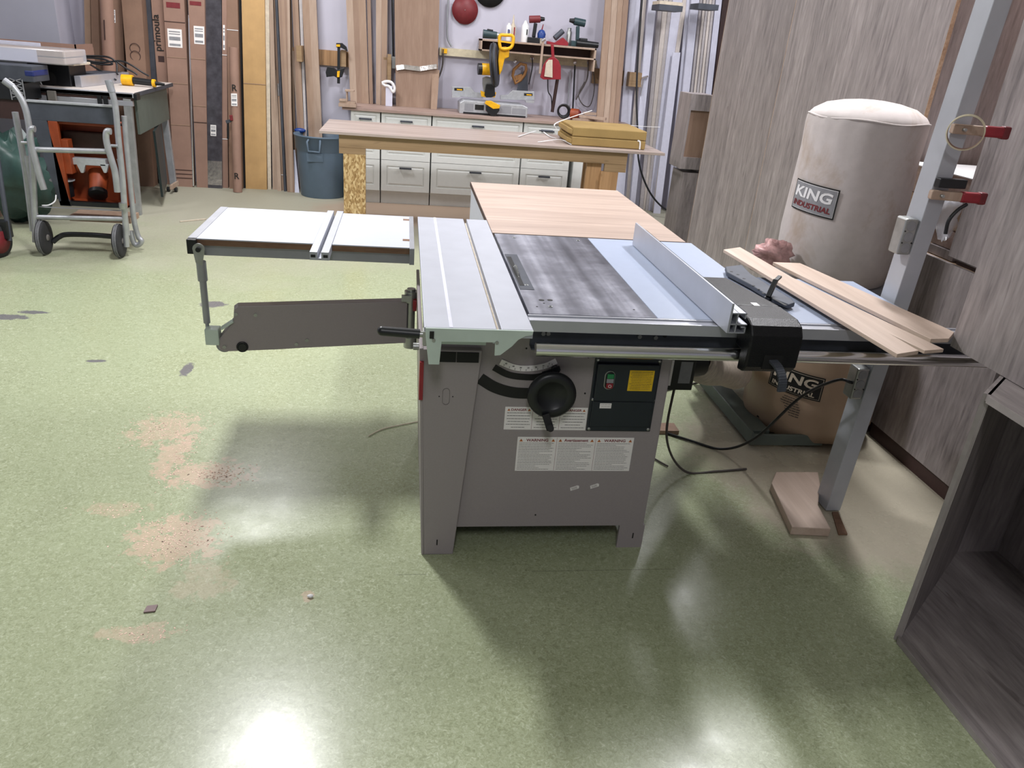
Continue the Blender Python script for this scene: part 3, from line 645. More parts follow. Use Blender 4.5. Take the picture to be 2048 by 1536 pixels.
# direction of the label centre as seen in the photo
def ang_of(px, z, r):
    best = None
    for k in range(720):
        a = -math.pi+k*math.pi/720*1.0
        p = V((cx+r*math.cos(a), cy+r*math.sin(a), z)); v = p-V((0, 0, CAMZ)); n = V((math.cos(a), math.sin(a), 0))
        if n.dot(v) > 0: continue
        X = 1024+FPX*v.dot(RT)/v.dot(FW)
        if best is None or abs(X-px) < best[0]: best = (abs(X-px), a)
    return best[1]
a_up = ang_of(1622, 1.09, rb_*1.03)
badge(fb, rb_*1.03, 1.105, a_up, .225, .125, [('KING', -.098, -.005, .046, .185, 'paper'), ('INDUSTRIAL', -.098, -.043, .024, .19, 'redl')], 'greyb', 'bink', None, shear=-.06)
zl = W(1574, 762, y=2.96).z
a_lo = ang_of(1572, zl, .285)
P_ = badge(lb, .292, zl, a_lo, .25, .115, [('KING', -.105, -.004, .045, .20, 'ltan'), ('INDUSTRIAL', -.105, -.043, .022, .20, 'ltan')], 'bink', 'bink', None, shear=-.05, cx=cx+.01, cy=cy-.07)
mb = MB(); rn = random.Random(4)
for i in range(8):
    zz = -.075-.012*i; hw = .03+.025*min(1, i/4)
    for k in range(6):
        x = -hw+2*hw*k/6; q = [P_(x, zz, .297), P_(x+2*hw/6.8, zz, .297), P_(x+2*hw/6.8, zz+.004, .297), P_(x, zz+.004, .297)]
        mb.add(q, [(0, 1, 2, 3)])
part('printed_warning', mb, 'ink', lb)
# blower housing, motor stand
b = MB().lathe([(.03, -.07), (.13, -.068), (.138, -.06), (.138, .05), (.13, .06), (.03, .06)], (1.70, 3.42, .26), (-1, -.35, 0), 36); part('blower_housing', b, 'gsteel', dc)
b = MB().lathe([(.06, 0), (.062, .05)], (1.62, 3.39, .31), (-1, -.35, 0), 24); part('inlet', b, 'black', dc)
part('support_post', MB().cyl((1.705, 3.06, .08), (1.745, 3.10, .68), .016), 'black', dc)
part('motor', MB().lathe([(.09, 0), (.1, .02), (.1, .22), (.08, .24)], (1.78, 3.45, .26), (1, .35, 0), 28), 'black', dc)
# ribbed hose
b = MB(); pts = curve([(1.10, 2.53, .585), W(1412, 736, y=2.66), W(1445, 740, y=2.86), W(1474, 746, y=3.1), (1.61, 3.375, .31)], 40)
rs = [.058 for i in range(len(pts))]
b.tube(pts, .06, 20, rs=rs, cap=False)
acc = 0
for i in range(1, len(pts)-1):
    acc += (pts[i]-pts[i-1]).length
    if acc > .020: acc = 0; b.tor(pts[i], .062, .0065, (pts[i+1]-pts[i-1]), 20, 6)
solo('suction_hose', b, 'beigeh', 'ribbed beige suction hose running from the saw to the dust collector', 'hose')
# red film behind the boards
b = MB(); rn = random.Random(3)
def crumple(c, rx, ry, rz, n=12, seed=1):
    rr = random.Random(seed); off = [[rr.uniform(.7, 1.15) for _ in range(n+1)] for _ in range(n+1)]
    for r_ in off: r_[n] = r_[0]
    def fn(u, v):
        th = v*math.pi; ph = u*2*math.pi; k = off[int(round(v*n))][int(round(u*n))] if 0 < v < 1 else 1
        return V(c)+V((rx*math.sin(th)*math.cos(ph)*k, ry*math.sin(th)*math.sin(ph)*k, rz*(math.cos(th)*k)))
    return MB().grid(fn, n, n, True)
solo('plastic_bag', crumple((1.62, 3.12, .86), .09, .06, .06, seed=5), 'pinkf', 'crumpled red plastic bag tucked between the maple boards and the filter bag', 'plastic bag')

# ================================================================== POST WITH CLAMPS
def pl(z): return V((1.700+.036*z, 2.377+.005*z, z))
b = MB(); w_, d_ = .062, .088
def ringp(z): p = pl(z); return [p, p+V((w_, 0, 0)), p+V((w_, d_, 0)), p+V((0, d_, 0))]
b.hexa(ringp(.005), ringp(3.395))
pt = solo('steel_post', b, 'postm', 'tall grey rectangular steel post standing beside the right end of the saw', 'post', bevel=.003)
def handclamp(z, label, mats=('tape', 'red'), dz=0):
    c = pl(z); t = thing('spring_clamp', label, 'clamp', (c.x, c.y-.03, z), 0, None)
    y = c.y-.012
    p0 = c+V((-.012, -.014, 0)); p1 = c+V((.095, -.03, 0)); p2 = c+V((.155, -.035, 0))
    j = part('jaw', MB().beam(p0, p1, .026, .030, (0, 0, 1)), 'brown3', t, .005)
    part('grip', MB().beam(p1-V((.01, 0, 0)), p2, .03, .034, (0, 0, 1)), 'red', t, .007)
    part('jaw_block', MB().beam(p2-V((.008, 0, 0)), p2+V((.02, -.002, 0)), .028, .04), 'redl', t, .006)
    part('screw_rod', MB().cyl(p0+V((.03, .0, .0)), p0+V((.03, -.03, -.0)), .005), 'steel', t)
    return t
handclamp(1.475, 'upper red tipped wooden clamp on the steel post, carrying the tape roll')
t2 = handclamp(1.265, 'lower red tipped wooden clamp on the steel post, with a black lever hanging below')
c = pl(1.265); b = MB().tube(curve([c+V((.105, -.05, -.02)), c+V((.075, -.055, -.04)), c+V((.055, -.055, -.075)), c+V((.058, -.055, -.12))], 5), .006, 8); part('lever', b, 'black', t2)
part('pad', MB().box(c.x, c.x+.10, c.y-.03, c.y-.002, 1.29, 1.32), 'black', t2, .003)
c = W(1931, 265, y=2.30); b = MB()
ax = V((.8, 1, .1)).normalized()
prof = [(.050, -.012), (.054, -.012), (.054, .012), (.050, .012), (.050, -.012)]
b.lathe(prof, c, ax, 48, cap=False); b2 = thing('tape_roll', 'nearly empty roll of masking tape hanging on the upper clamp of the post', 'tape', tuple(c))
part('tape', b, 'tape', b2); part('core', MB().lathe([(.0495, -.0125), (.0495, .0125)], c, ax, 48, cap=False), 'card', b2)
def outlet(z, label, w=.05, h=.125, parent=None):
    c = pl(z); t = thing('outlet_box', label, 'electrical box', (c.x-.02, c.y+.03, z))
    bx = part('box', MB().box(c.x-.05, c.x-.001, c.y+.004, c.y+.062, z-h/2, z+h/2), 'steel', t, .006)
    b = MB()
    for dz in (-.038, 0, .038): b.lathe([(.017, -.0005), (.017, .0012), (.015, .0012)], (c.x-.026, c.y+.004, z+dz), (0, -1, 0), 20)
    part('knockout', b, 'greyb', bx)
    part('screw', MB().cyl((c.x-.044, c.y+.001, z-.02), (c.x-.044, c.y+.004, z-.02), .0025, 8).cyl((c.x-.008, c.y+.001, z-.02), (c.x-.008, c.y+.004, z-.02), .0025, 8).cyl((c.x-.044, c.y+.001, z+.02), (c.x-.044, c.y+.004, z+.02), .0025, 8), 'bink', bx)
    return t
outlet(1.115, 'steel outlet box on the post above the boards, beside the filter bag')
outlet(.56, 'steel outlet box low on the post, below the saw rail, with a black power cord')
c = pl(.56)
b = MB().tube(curve([c+V((-.05, .02, .0)), c+V((-.09, .06, -.01)), c+V((-.13, .2, -.15)), (1.52, 2.72, .15), (1.45, 2.85, .02), (1.33, 2.95, .008), (1.15, 3.1, .008), (1.02, 3.25, .008)], 10), .006, 8)
solo('power_cord', b, 'black', 'thick black power cord drooping from the low outlet box to the floor', 'cord')
b = MB().tube(curve([(1.05, 2.56, .50), (1.08, 2.62, .2), (1.2, 2.66, .02), (1.36, 2.68, .006), (1.5, 2.7, .006)], 10), .005, 8); solo('power_cord', b, 'ink', 'thin grey cord falling from the saw dust port and crossing the floor', 'cord')
b = MB().tube(curve([(.86, 3.05, .006), (1.05, 3.28, .006), (1.3, 3.45, .006), (1.62, 3.62, .006)], 10), .005, 8); solo('power_cord', b, 'ink', 'thin grey cord on the floor behind the saw, under the hose', 'cord')
b = MB().tube(curve([(.88, 2.95, .006), (1.05, 2.86, .006), (1.15, 2.72, .006)], 8), .004, 8); solo('power_cord', b, 'ink', 'short dark cord on the floor right behind the saw cabinet', 'cord')
solo('floor_board', MB().box(.80, 1.30, 3.02, 3.10, .001, .02), 'brown', 'flat brown wooden batten lying on the floor behind the saw', 'board')
# block under the post
q0 = [W(1548, 980, z=.038), W(1612, 935, z=.038), W(1655, 1052, z=.038), W(1659, 1060, z=.038), W(1584, 1062, z=.038)]
p_ = [W(a, c, z=.036) for a, c in ((1552, 944), (1636, 944), (1641, 972), (1636, 1010), (1662, 1058), (1584, 1054), (1543, 966))]
b = MB().prism([V((p.x, p.y, .001)) for p in p_], (0, 0, .036))
solo('wood_plank', b, 'maple', 'thick knotty plank lying on the floor at the foot of the steel post', 'plank', bevel=.003)
p_ = [W(1664, 1024, z=.006), W(1676, 1024, z=.006), W(1695, 1068, z=.006), W(1677, 1068, z=.006)]
solo('wood_shim', MB().prism([V((p.x, p.y, .001)) for p in p_], (0, 0, .006)), 'mdfedge', 'thin wooden shim on the floor just right of the post foot', 'shim')

# ================================================================== GREY WOOD CABINETS AT RIGHT
def tall(y0, y1, x, z1, label, depth=.55, dz=0):
    t = thing('tall_cabinet', label, 'cabinet', ((x+depth/2), (y0+y1)/2, 0), 0, 'tall grey wood cabinets')
    part('side_panel', MB().box(x, x+.018, y0, y1, .0+dz, z1), 'lam', t, .0008)
    part('carcass', MB().box(x+.02, x+depth, y0+.004, y1-.004, .0+dz, z1-.003), 'lam', t)
    part('edge_band', MB().box(x-.001, x+.019, y1, y1+.0015, dz, z1), 'chip', t); part('edge_band', MB().box(x-.001, x+.019, y0-.0015, y0, dz, z1), 'chip', t)
    return t
tall(5.03, 6.16, 2.40, 2.5, 'farthest tall grey wood panelled cabinet, beside the white mouldings')
tall(3.46, 5.01, 2.385, 2.55, 'tall grey wood panelled cabinet behind the white filter bag')
# small unit with brown face standing by the mouldings
e = [W(1383, 187, y=6.6), W(1424, 190, y=6.6), W(1397, 346, y=6.6), W(1359, 336, y=6.6)]
t = thing('open_box_cabinet', 'small grey wall cabinet with dark back panel propped beside the tall cabinets', 'cabinet', (2.55, 6.5, .0))
b = MB(); fx = .0
X_0, X_1, z_0, z_1, yy = e[3].x, e[2].x, e[3].z, e[0].z, 6.55
zt_ = .06
b.box(X_0, X_1, yy, yy+.3, z_1-.13, z_1); b.box(X_0, X_1, yy, yy+.3, z_0, z_0+.10); b.box(X_1, X_1+.018, yy-.04, yy+.3, z_0-.03, z_1+.0); b.box(X_0-.016, X_0, yy, yy+.3, z_0, z_1)
part('frame', b, 'lam', t, .001); part('back_panel', MB().box(X_0, X_1, yy+.02, yy+.03, z_0+.10, z_1-.13), 'brown', t)
part('lower_panel', MB().box(X_0+.03, X_1+.018, yy, yy+.3, .0, z_0-.03), 'lam', t)
# low cabinet row with brown plinth
t = thing('base_cabinet', 'low grey wood base cabinet on a dark plinth, right of the steel post', 'cabinet', (2.6, 2.75, 0))
part('side_panel', MB().box(2.27, 2.288, 2.42, 3.06, .075, .915), 'lam', t, .001); part('carcass', MB().box(2.289, 2.84, 2.43, 3.05, .075, .913), 'chip', t)
part('plinth', MB().box(2.285, 2.82, 2.43, 3.04, 0, .075), 'dbrown', t)
t = thing('base_cabinet', 'second low grey wood base cabinet, right behind the dust collector base', 'cabinet', (2.6, 3.25, 0))
part('side_panel', MB().box(2.275, 2.293, 3.065, 3.45, .075, .88), 'lam', t, .001); part('carcass', MB().box(2.294, 2.84, 3.07, 3.445, .075, .878), 'chip', t); part('plinth', MB().box(2.285, 2.82, 3.07, 3.44, 0, .075), 'dbrown', t)
# tall unit on top of it
t = thing('tall_cabinet', 'grey wood cabinet stood on top of the low base cabinet, against the cardboard sheets', 'cabinet', (2.6, 2.6, .93), 0, 'tall grey wood cabinets')
part('side_panel', MB().box(2.262, 2.28, 2.2, 2.865, .945, 2.7), 'lam', t, .001); part('carcass', MB().box(2.281, 2.80, 2.21, 2.855, .935, 2.7), 'lam', t); part('runner', MB().box(2.3, 2.8, 2.42, 2.855, .9155, .934), 'dbrown', t)
# stack of packed boards
G = 'packs of boards stacked on the low cabinet'
for i, (z0_, z1_, a, c, mt, nm) in enumerate(((.916, .955, 2.88, 3.05, 'lam', 'lowest thin grey board pack under the stack, beside the post'), (.957, 1.03, 2.885, 3.4, 'wtop', 'bottom brown board pack of the stack behind the steel post'), (1.032, 1.13, 2.89, 3.41, 'chip', 'second brown board pack from the bottom of the stack behind the post'), (1.132, 1.25, 2.895, 3.42, 'wtop', 'topmost brown board pack of the stack behind the post, under the papers'))):
    solo('board_pack', MB().box(2.30+.01*i, 2.74, a, c, z0_, z1_), mt, nm, 'boards', G, bevel=.002)
b = MB().box(2.30, 2.70, 2.90, 3.40, 1.2515, 1.2555); solo('paper_sheet', b, 'paper', 'white printed sheets lying on top of the board stack behind the post', 'paper')
b = crumple((2.28, 2.96, 1.09), .05, .05, .10, 10, 8); solo('plastic_film', b, 'clear', 'crumpled clear plastic film hanging at the stack beside the post', 'plastic film')
solo('cardboard_sheet', MB().prism([(2.80, 2.4, 0), (2.80, 3.44, 0), (2.88, 3.44, 2.9), (2.88, 2.4, 2.9)], (.02, 0, 0)), 'card', 'tall brown cardboard sheet standing behind the steel post', 'cardboard')
# foreground diagonal corner carcass
t = thing('corner_cabinet', 'open grey wood corner cabinet carcass in the right foreground', 'cabinet', (1.95, 1.3, 0))
zc_ = .858; th = .018
def pan(name, p, q, z0_, z1_, mat, th_=.018, bevel=.0008, mats=None):
    p = V((p[0], p[1], 0)); q = V((q[0], q[1], 0)); d = (q-p).normalized(); n = V((d.y, -d.x, 0))
    b = MB().prism([p+V((0, 0, z0_)), q+V((0, 0, z0_)), q+n*th_+V((0, 0, z0_)), p+n*th_+V((0, 0, z0_))], (0, 0, z1_-z0_))
    return part(name, b, mat, t, bevel)
L0, L1 = (1.556, 1.675), (2.06, 2.10)      # left side panel, running diagonally back
pan('side_panel', L0, L1, .0, zc_, 'lam')
pan('edge_band', (1.555, 1.674), (1.5565, 1.6756), .0, zc_, 'edge', .02, 0)
pan('back_panel', (2.06, 2.10), (2.245, 2.10), .0, zc_, 'lam'); pan('back_panel', (2.25, 2.10), (2.25, .4), .0, zc_, 'lam')
fl = [(1.556, 1.675), (2.06, 2.095), (2.24, 2.095), (2.24, .4), (1.556, .4)]
for z, nm in ((.002, 'bottom_panel'), (zc_-.018, 'top_panel')):
    o = part(nm, MB().prism([V((x+.001, y-.012, z)) for x, y in fl], (0, 0, .018)), 'lamy', t)
part('front_edge', MB().box(1.553, 1.5565, .4, 1.655, .001, .020), 'edge', t)
part('front_edge', MB().box(1.553, 1.5565, .4, 1.655, zc_-.02, zc_), 'edge', t)
# upper panel standing on it
t = thing('tall_cabinet', 'large grey wood cabinet side standing on the open corner cabinet at the right edge', 'cabinet', (1.95, 1.5, zc_), 0, 'tall grey wood cabinets')
part('side_panel', MB().box(1.700, 1.718, .7, 2.02, zc_+.002, 2.4), 'lam', t, .001); part('carcass', MB().box(1.719, 2.20, .71, 2.015, zc_+.003, 2.395), 'lam', t)
part('scratch', MB().box(1.6992, 1.7, 1.78, 1.84, 1.62, 1.6215), 'bink', t)

# ================================================================== OUTFEED TABLE
t = thing('outfeed_table', 'low outfeed cabinet with pale maple laminate top behind the saw', 'table', (.79, 3.75, 0))
part('tabletop', MB().box(.372, 1.222, 3.15, 4.345, T-.022, T-.002), 'out', t, .0015)
part('end_panel', MB().box(.375, .395, 3.17, 4.33, 0, T-.022), 'white', t, .001); part('end_panel', MB().box(1.19, 1.21, 3.17, 4.33, 0, T-.022), 'white', t, .001)
part('back_panel', MB().box(.396, 1.189, 4.31, 4.33, 0, T-.022), 'white', t)
part('top_edge', MB().box(.3685, .3715, 3.15, 4.345, T-.023, T-.0015), 'dbrown', t)

# ================================================================== WORKBENCH
ZB = .86
f0 = W(635, 264, z=ZB); f1 = W(1323, 303, z=ZB); yb0 = (f0.y+f1.y)/2
r0 = W(650, 237, z=ZB)
yb1 = r0.y-.02
t = thing('workbench', 'long timber workbench with pale board top and particle board leg', 'workbench', (.75, (yb0+yb1)/2, 0))
bx0, bx1 = (f0.x+r0.x)/2, f1.x
b = MB().box(f0.x, f1.x, yb0, yb1, ZB-.022, ZB); part('tabletop', b, 'bench', t, .002)
ya = yb0+.035
l0 = W(678, 300, y=ya).x; l1 = W(1253, 330, y=ya).x
za = W(900, 283, y=ya).z
part('apron', MB().box(l0, l1, ya, ya+.035, ZB-.022-.10, ZB-.0225), 'pine', t, .002)
for xx in (l0+.02, l1-.055): part('side_rail', MB().box(xx, xx+.035, ya+.036, yb1-.1, ZB-.12, ZB-.0225), 'pine', t)
part('back_rail', MB().box(l0, l1, yb1-.1, yb1-.065, ZB-.12, ZB-.0225), 'pine', t)
xl0 = W(687, 340, y=ya+.005).x; xl1 = W(731, 340, y=ya+.005).x
part('leg', MB().box(xl0, xl1, ya-.001+.037, ya+.075, 0, ZB-.023), 'pine', t); part('leg', MB().box(xl0, xl1, ya+.0, ya+.036, 0, ZB-.171), 'osb', t, label='speckled particle board leg')
xr0 = W(1172, 350, y=ya+.03).x; xr1 = W(1201, 350, y=ya+.03).x; xr2 = W(1236, 350, y=ya).x
part('leg', MB().box(xr0, xr1, ya+.037, ya+.08, 0, ZB-.023), 'pinez', t); part('leg', MB().box(xr1-.005, xr2, ya, ya+.036, 0, ZB-.186), 'pinez', t)
part('gusset', MB().box(l0, xl1, ya-.0, ya+.036, ZB-.17, ZB-.1225), 'pine', t); part('gusset', MB().box(xr1+.02, l1, ya, ya+.036, ZB-.185, ZB-.1225), 'pine', t)
for xx in (xl0, xr1): part('leg', MB().box(xx, xx+.12, yb1-.14, yb1-.101, 0, ZB-.023), 'pinez', t)
# packages on the bench
def pkg(z0_, z1_, dx, label):
    a = W(1146, 290, z=.87); c = W(1286, 296, z=.87); y0 = (a.y+c.y)/2
    b = MB(); xx0, xx1 = a.x+dx, c.x+dx
    b.hexa([(xx0-.04, y0+.05, z0_), (xx0+.06, y0, z0_), (xx1, y0+.02, z0_), (xx1+.03, y0+.62, z0_)], [(xx0-.04, y0+.05, z1_), (xx0+.06, y0, z1_), (xx1, y0+.02, z1_), (xx1+.03, y0+.62, z1_)]) if False else b.box(xx0, xx1, y0, y0+.60, z0_, z1_)
    b.prism([(xx0, y0, z0_+.01), (xx0-.035, y0+.06, z0_+.02), (xx0-.03, y0+.5, z0_+.02), (xx0, y0+.55, z0_+.01)], (0, 0, z1_-z0_-.03))
    o = solo('kraft_package', b, 'pkg', label, 'package', 'kraft paper packages on the workbench', bevel=.008); return xx0, xx1, y0
pkg(ZB+.002, ZB+.072, 0, 'lower kraft paper package on the workbench'); X0p, X1p, Y0p = pkg(ZB+.075, ZB+.15, 0, 'upper kraft paper package, stacked on the other one')
def strap(pts, label, r=.004):
    b = MB(); c = curve([W(a, d, z=z) for a, d, z in pts], 6)
    for i in range(len(c)-1): b.beam(c[i], c[i+1], .012, .003)
    solo('packing_strap', b, 'paper', label, 'strap', 'white packing straps on the bench')
zs = ZB+.006
strap([(1076, 284, zs), (1120, 279, zs+.02), (1143, 289, zs)], 'white packing strap lying bent in front of the packages')
strap([(1037, 273, zs), (1055, 267, zs), (1072, 262, zs)], 'short white packing strap lying flat at mid bench')
strap([(1085, 262, zs), (1098, 272, zs), (1112, 277, zs)], 'short white packing strap beside the dark tool on the bench')
b = MB(); p = [W(1113, 258, y=Y0p+.1), W(1111, 247, y=Y0p+.1), W(1150, 232, y=Y0p+.3), W(1184, 221, y=Y0p+.5)]
c = curve(p, 6)
for i in range(len(c)-1): b.beam(c[i], c[i+1], .010, .003)
solo('packing_strap', b, 'paper', 'white packing strap springing up from the upper package to the right', 'strap', 'white packing straps on the bench')
b = MB(); c = curve([(X1p-.02, Y0p+.45, ZB+.153), (X1p+.1, Y0p+.4, ZB+.157), (X1p+.22, Y0p+.35, ZB+.165)], 5)
for i in range(len(c)-1): b.beam(c[i], c[i+1], .010, .003)
solo('packing_strap', b, 'paper', 'white packing strap sticking out past the right end of the packages', 'strap', 'white packing straps on the bench')
b = MB(); c = curve([(X1p-.075, Y0p-.004, ZB+.075), (X1p-.055, Y0p-.012, ZB+.065), (X1p-.05, Y0p-.012, ZB+.005)], 5)
for i in range(len(c)-1): b.beam(c[i], c[i+1], .012, .003, (0, -1, 0))
solo('packing_strap', b, 'paper', 'white packing strap hanging over the front of the lower package', 'strap', 'white packing straps on the bench')
c = W(1093, 262, z=zs+.01); b = MB().cyl(c-V((.05, 0, 0)), c+V((.06, .0, 0)), .011); b.cyl(c-V((.07, 0, 0)), c-V((.05, 0, 0)), .006); solo('glue_bottle', b, 'lead', 'small dark tube shaped tool lying on the bench left of the packages', 'tool')

# ================================================================== DRAWER UNITS AND WORKTOP
yd = 7.965
def Fd(px, py): return W(px, py, y=yd)
zt = .890; zb_ = .135
cols = [(W(702, 300, y=yd).x, W(760, 300, y=yd).x), (W(762, 300, y=yd).x, W(861, 300, y=yd).x), (W(863, 300, y=yd).x, W(1042, 300, y=yd).x), (W(1044, 300, y=yd).x, W(1141, 300, y=yd).x)]
names = ['narrow white drawer unit at the left end of the worktop', 'white three drawer unit second from the left under the worktop', 'wide white three drawer unit in the middle under the worktop', 'white three drawer unit at the right end under the worktop']
h_top = (.76, .885); h_mid = (.455, .60); 
rows = [(zt-.165, zt-.003), (.62, zt-.169), (.435, .616), (zb_, .431)]
rows = [(zt-.13, zt-.003), (zt-.33, zt-.134), (zt-.43+.0, zt-.334), (zb_, zt-.434)]
zg = [W(950, 336, y=yd).z, W(950, 300, y=yd).z]
rows = [(zt-.16, zt-.003), (W(811, 322, y=yd).z+.003, zt-.164), (zb_, W(811, 322, y=yd).z-.001)]
print('ROWS', rows, zg, Fd(946, 236))
for i, ((a, c), nm) in enumerate(zip(cols, names)):
    t = thing('drawer_unit', nm, 'drawers', ((a+c)/2, yd+.3, 0), 0, 'white drawer units under the worktop')
    part('carcass', MB().box(a, c, yd+.019, 8.55, .13, zt), 'wcab', t)
    part('kick_board', MB().box(a, c, yd+.045, yd+.055, 0, .128), 'wcab', t)
    for z0_, z1_ in rows:
        b = MB(); g = .0025; A, B, Z0, Z1 = a+g, c-g, z0_, z1_
        b.box(A, B, yd, yd+.018, Z0, Z1)
        fr = .055 if Z1-Z0 > .2 else .032
        # raised frame and bevelled field
        for q in ((A, B, Z1-fr, Z1), (A, B, Z0, Z0+fr), (A, A+fr, Z0+fr, Z1-fr), (B-fr, B, Z0+fr, Z1-fr)): b.box(q[0], q[1], yd-.007, yd-.0002, q[2], q[3])
        f2 = fr+.022; o1 = [(A+fr+.006, yd, Z0+fr+.006), (B-fr-.006, yd, Z0+fr+.006), (B-fr-.006, yd, Z1-fr-.006), (A+fr+.006, yd, Z1-fr-.006)]
        o2 = [(A+f2, yd-.006, Z0+f2), (B-f2, yd-.006, Z0+f2), (B-f2, yd-.006, Z1-f2), (A+f2, yd-.006, Z1-f2)]
        if Z1-Z0 > 2*f2+.01 and B-A > 2*f2+.01: b.hexa(o1, o2)
        dr = part('drawer', b, 'wcab', t)
        m_ = (A+B)/2; hz = Z1-.07 if Z1-Z0 > .2 else (Z0+Z1)/2+.01; hw = .06
        if i == 0 and Z1-Z0 > .2: continue
        b = MB().box(m_-hw, m_+hw, yd-.032, yd-.024, hz-.009, hz+.009).box(m_-hw, m_-hw+.008, yd-.032, yd-.004, hz-.004, hz+.004).box(m_+hw-.008, m_+hw, yd-.032, yd-.004, hz-.004, hz+.004)
        part('handle', b, 'lead', dr, .001)
e0 = W(1145, 350, y=yd).x; e1 = W(1176, 350, y=yd).x
solo('filler_panel', MB().box(cols[-1][1]+.05, e1+.02, yd+.02, 8.5, 0, zt-.003), 'wcab', 'plain white end panel right of the drawer units', 'panel')
w0 = W(679, 214, z=.918); w1 = W(1240, 250, z=.918)
b = MB().box(w0.x+.02, 2.35, yd-.035, 8.585, zt+.001, .918)
solo('worktop', b, 'wtop', 'long worn wooden worktop over the white drawer units', 'worktop', bevel=.002)
ZW = .918
# ================================================================== MITER SAW
def EP(pts, y, dy): return MB().prism([W(a, c, y=y) for a, c in pts], (0, dy, 0))
def c8(*pts): return [(860+a/5.689, c/5.689) for a, c in pts]
ym = 8.10
t = thing('miter_saw', 'yellow and grey sliding miter saw standing on the wooden worktop', 'miter saw', (.95, 8.2, ZW))
bz = W(985, 226, y=ym).z
xa = W(919, 215, y=ym).x; xb = W(1056, 215, y=ym).x
b = MB(); b.prism([(xa, ym, ZW), (xb, ym, ZW), (xb, ym, ZW+.10), (xb-.05, ym, ZW+.12), (xa+.04, ym, ZW+.125), (xa, ym, ZW+.10)], (0, .34, 0))
base = part('base', b, 'greyl', t, .006)
for q0, q1, q2 in ((xa+.05, xa+.14, .10), (xb-.30, xb-.17, .10), (xb-.16, xb-.02, .085)): part('recess', MB().box(q0, q1, ym-.001, ym, ZW+.03, ZW+q2), 'gsteel', base)
part('scale_window', MB().box(xa+.155, xa+.245, ym-.002, ym, ZW+.045, ZW+.095), 'bink', base)
part('red_mark', MB().box(xa+.265, xa+.285, ym-.002, ym, ZW+.04, ZW+.085), 'red', base)
part('foot_bar', MB().box(xa+.04, xb-.02, ym-.012, ym+.02, ZW+.001, ZW+.018), 'black', base)
fl_ = EP(c8((250, 985), (460, 992), (515, 1052), (600, 1055), (600, 1120), (250, 1090)), 8.27, .03); fL = part('fence', fl_, 'greyl', t, .003)
fr_ = EP(c8((940, 1028), (1185, 1042), (1190, 1142), (800, 1132), (800, 1085), (885, 1078)), 8.27, .03); fR = part('fence', fr_, 'greyl', t, .003)
for f_, q in ((fL, ((277, 1000), (378, 1003), (378, 1032), (277, 1030))), (fR, ((1070, 1060), (1167, 1063), (1167, 1092), (1070, 1090)))):
    pq = [W(*k, y=8.268) for k in c8(*q)]; o = part('badge', MB().prism(pq, (0, .002, 0)), 'bink', f_)
    w = (pq[1]-pq[0]).length
    part('badge_mark', MB().box(pq[3].x+w*.28, pq[3].x+w*.88, 8.2665, 8.268, (pq[0].z+pq[3].z)/2-w*.06, (pq[0].z+pq[3].z)/2+w*.06), 'yellow', o)
for q in (((250, 1090), (345, 1093), (345, 1110), (250, 1108)), ((1090, 1145), (1185, 1150), (1185, 1172), (1090, 1168))): part('extension_wing', EP(c8(*q), 8.2, .06), 'greyl', t)
# turntable arm and detent
b = EP(c8((640, 1150), (700, 1150), (800, 1200), (790, 1235), (720, 1240), (625, 1180)), ym-.08, .06); part('miter_lock', b, 'yellow', t, .004)
b = EP(c8((640, 1200), (790, 1200), (790, 1260), (740, 1325), (700, 1325), (640, 1260)), ym-.075, .07); part('miter_arm', b, 'black', t, .006)
# column
b = EP(c8((600, 890), (640, 870), (770, 900), (780, 960), (740, 1000), (740, 1080), (620, 1080), (600, 960)), 8.22, .07); part('pivot_column', b, 'steel', t, .004)
b = EP(c8((640, 960), (730, 960), (745, 1090), (700, 1110), (640, 1110), (620, 1085)), 8.17, .05); part('bevel_knob', b, 'black', t, .006)
b = EP(c8((575, 1030), (625, 1050), (640, 1110), (585, 1100)), 8.19, .03); part('bevel_stop', b, 'yellow', t, .003); b = EP(c8((700, 1055), (755, 1050), (740, 1110), (700, 1105)), 8.19, .03); part('bevel_stop', b, 'yellow', t, .003)
# saw head
cg = W(860+735/5.689, 740/5.689, y=8.17); axg = V((1, -.22, .13)).normalized()
b = MB().lathe([(.03, -.03), (.185, -.03), (.20, -.022), (.20, .022), (.185, .03), (.03, .03)], cg, axg, 36); hd_ = part('blade_guard', b, 'lead', t)
part('guard_rim', MB().tor(cg, .198, .012, axg, 36, 8), 'black', hd_)
m0 = W(860+545/5.689, 785/5.689, y=8.16); m1 = W(860+690/5.689, 790/5.689, y=8.17)
part('motor', MB().cyl(m0+(m1-m0)*.3, m1, .055, 24), 'yellow', t); part('motor_cap', MB().cyl(m0, m0+(m1-m0)*.32, .054, 24), 'black', t)
b = EP(c8((790, 540), (870, 530), (905, 570), (900, 650), (850, 670), (820, 800), (790, 860), (775, 700)), 8.12, .06); part('arm_housing', b, 'yellow', t, .008)
b = MB(); lp = curve([W(*k, y=8.10) for k in c8((800, 545), (790, 480), (798, 405), (860, 400), (940, 410), (945, 480), (920, 540), (850, 560), (800, 548))], 5)
b.tube(lp, .016, 10); b.beam(W(860+800/5.689, 470/5.689, y=8.1), W(860+940/5.689, 490/5.689, y=8.1), .02, .014); part('handle', b, 'yellow', t)
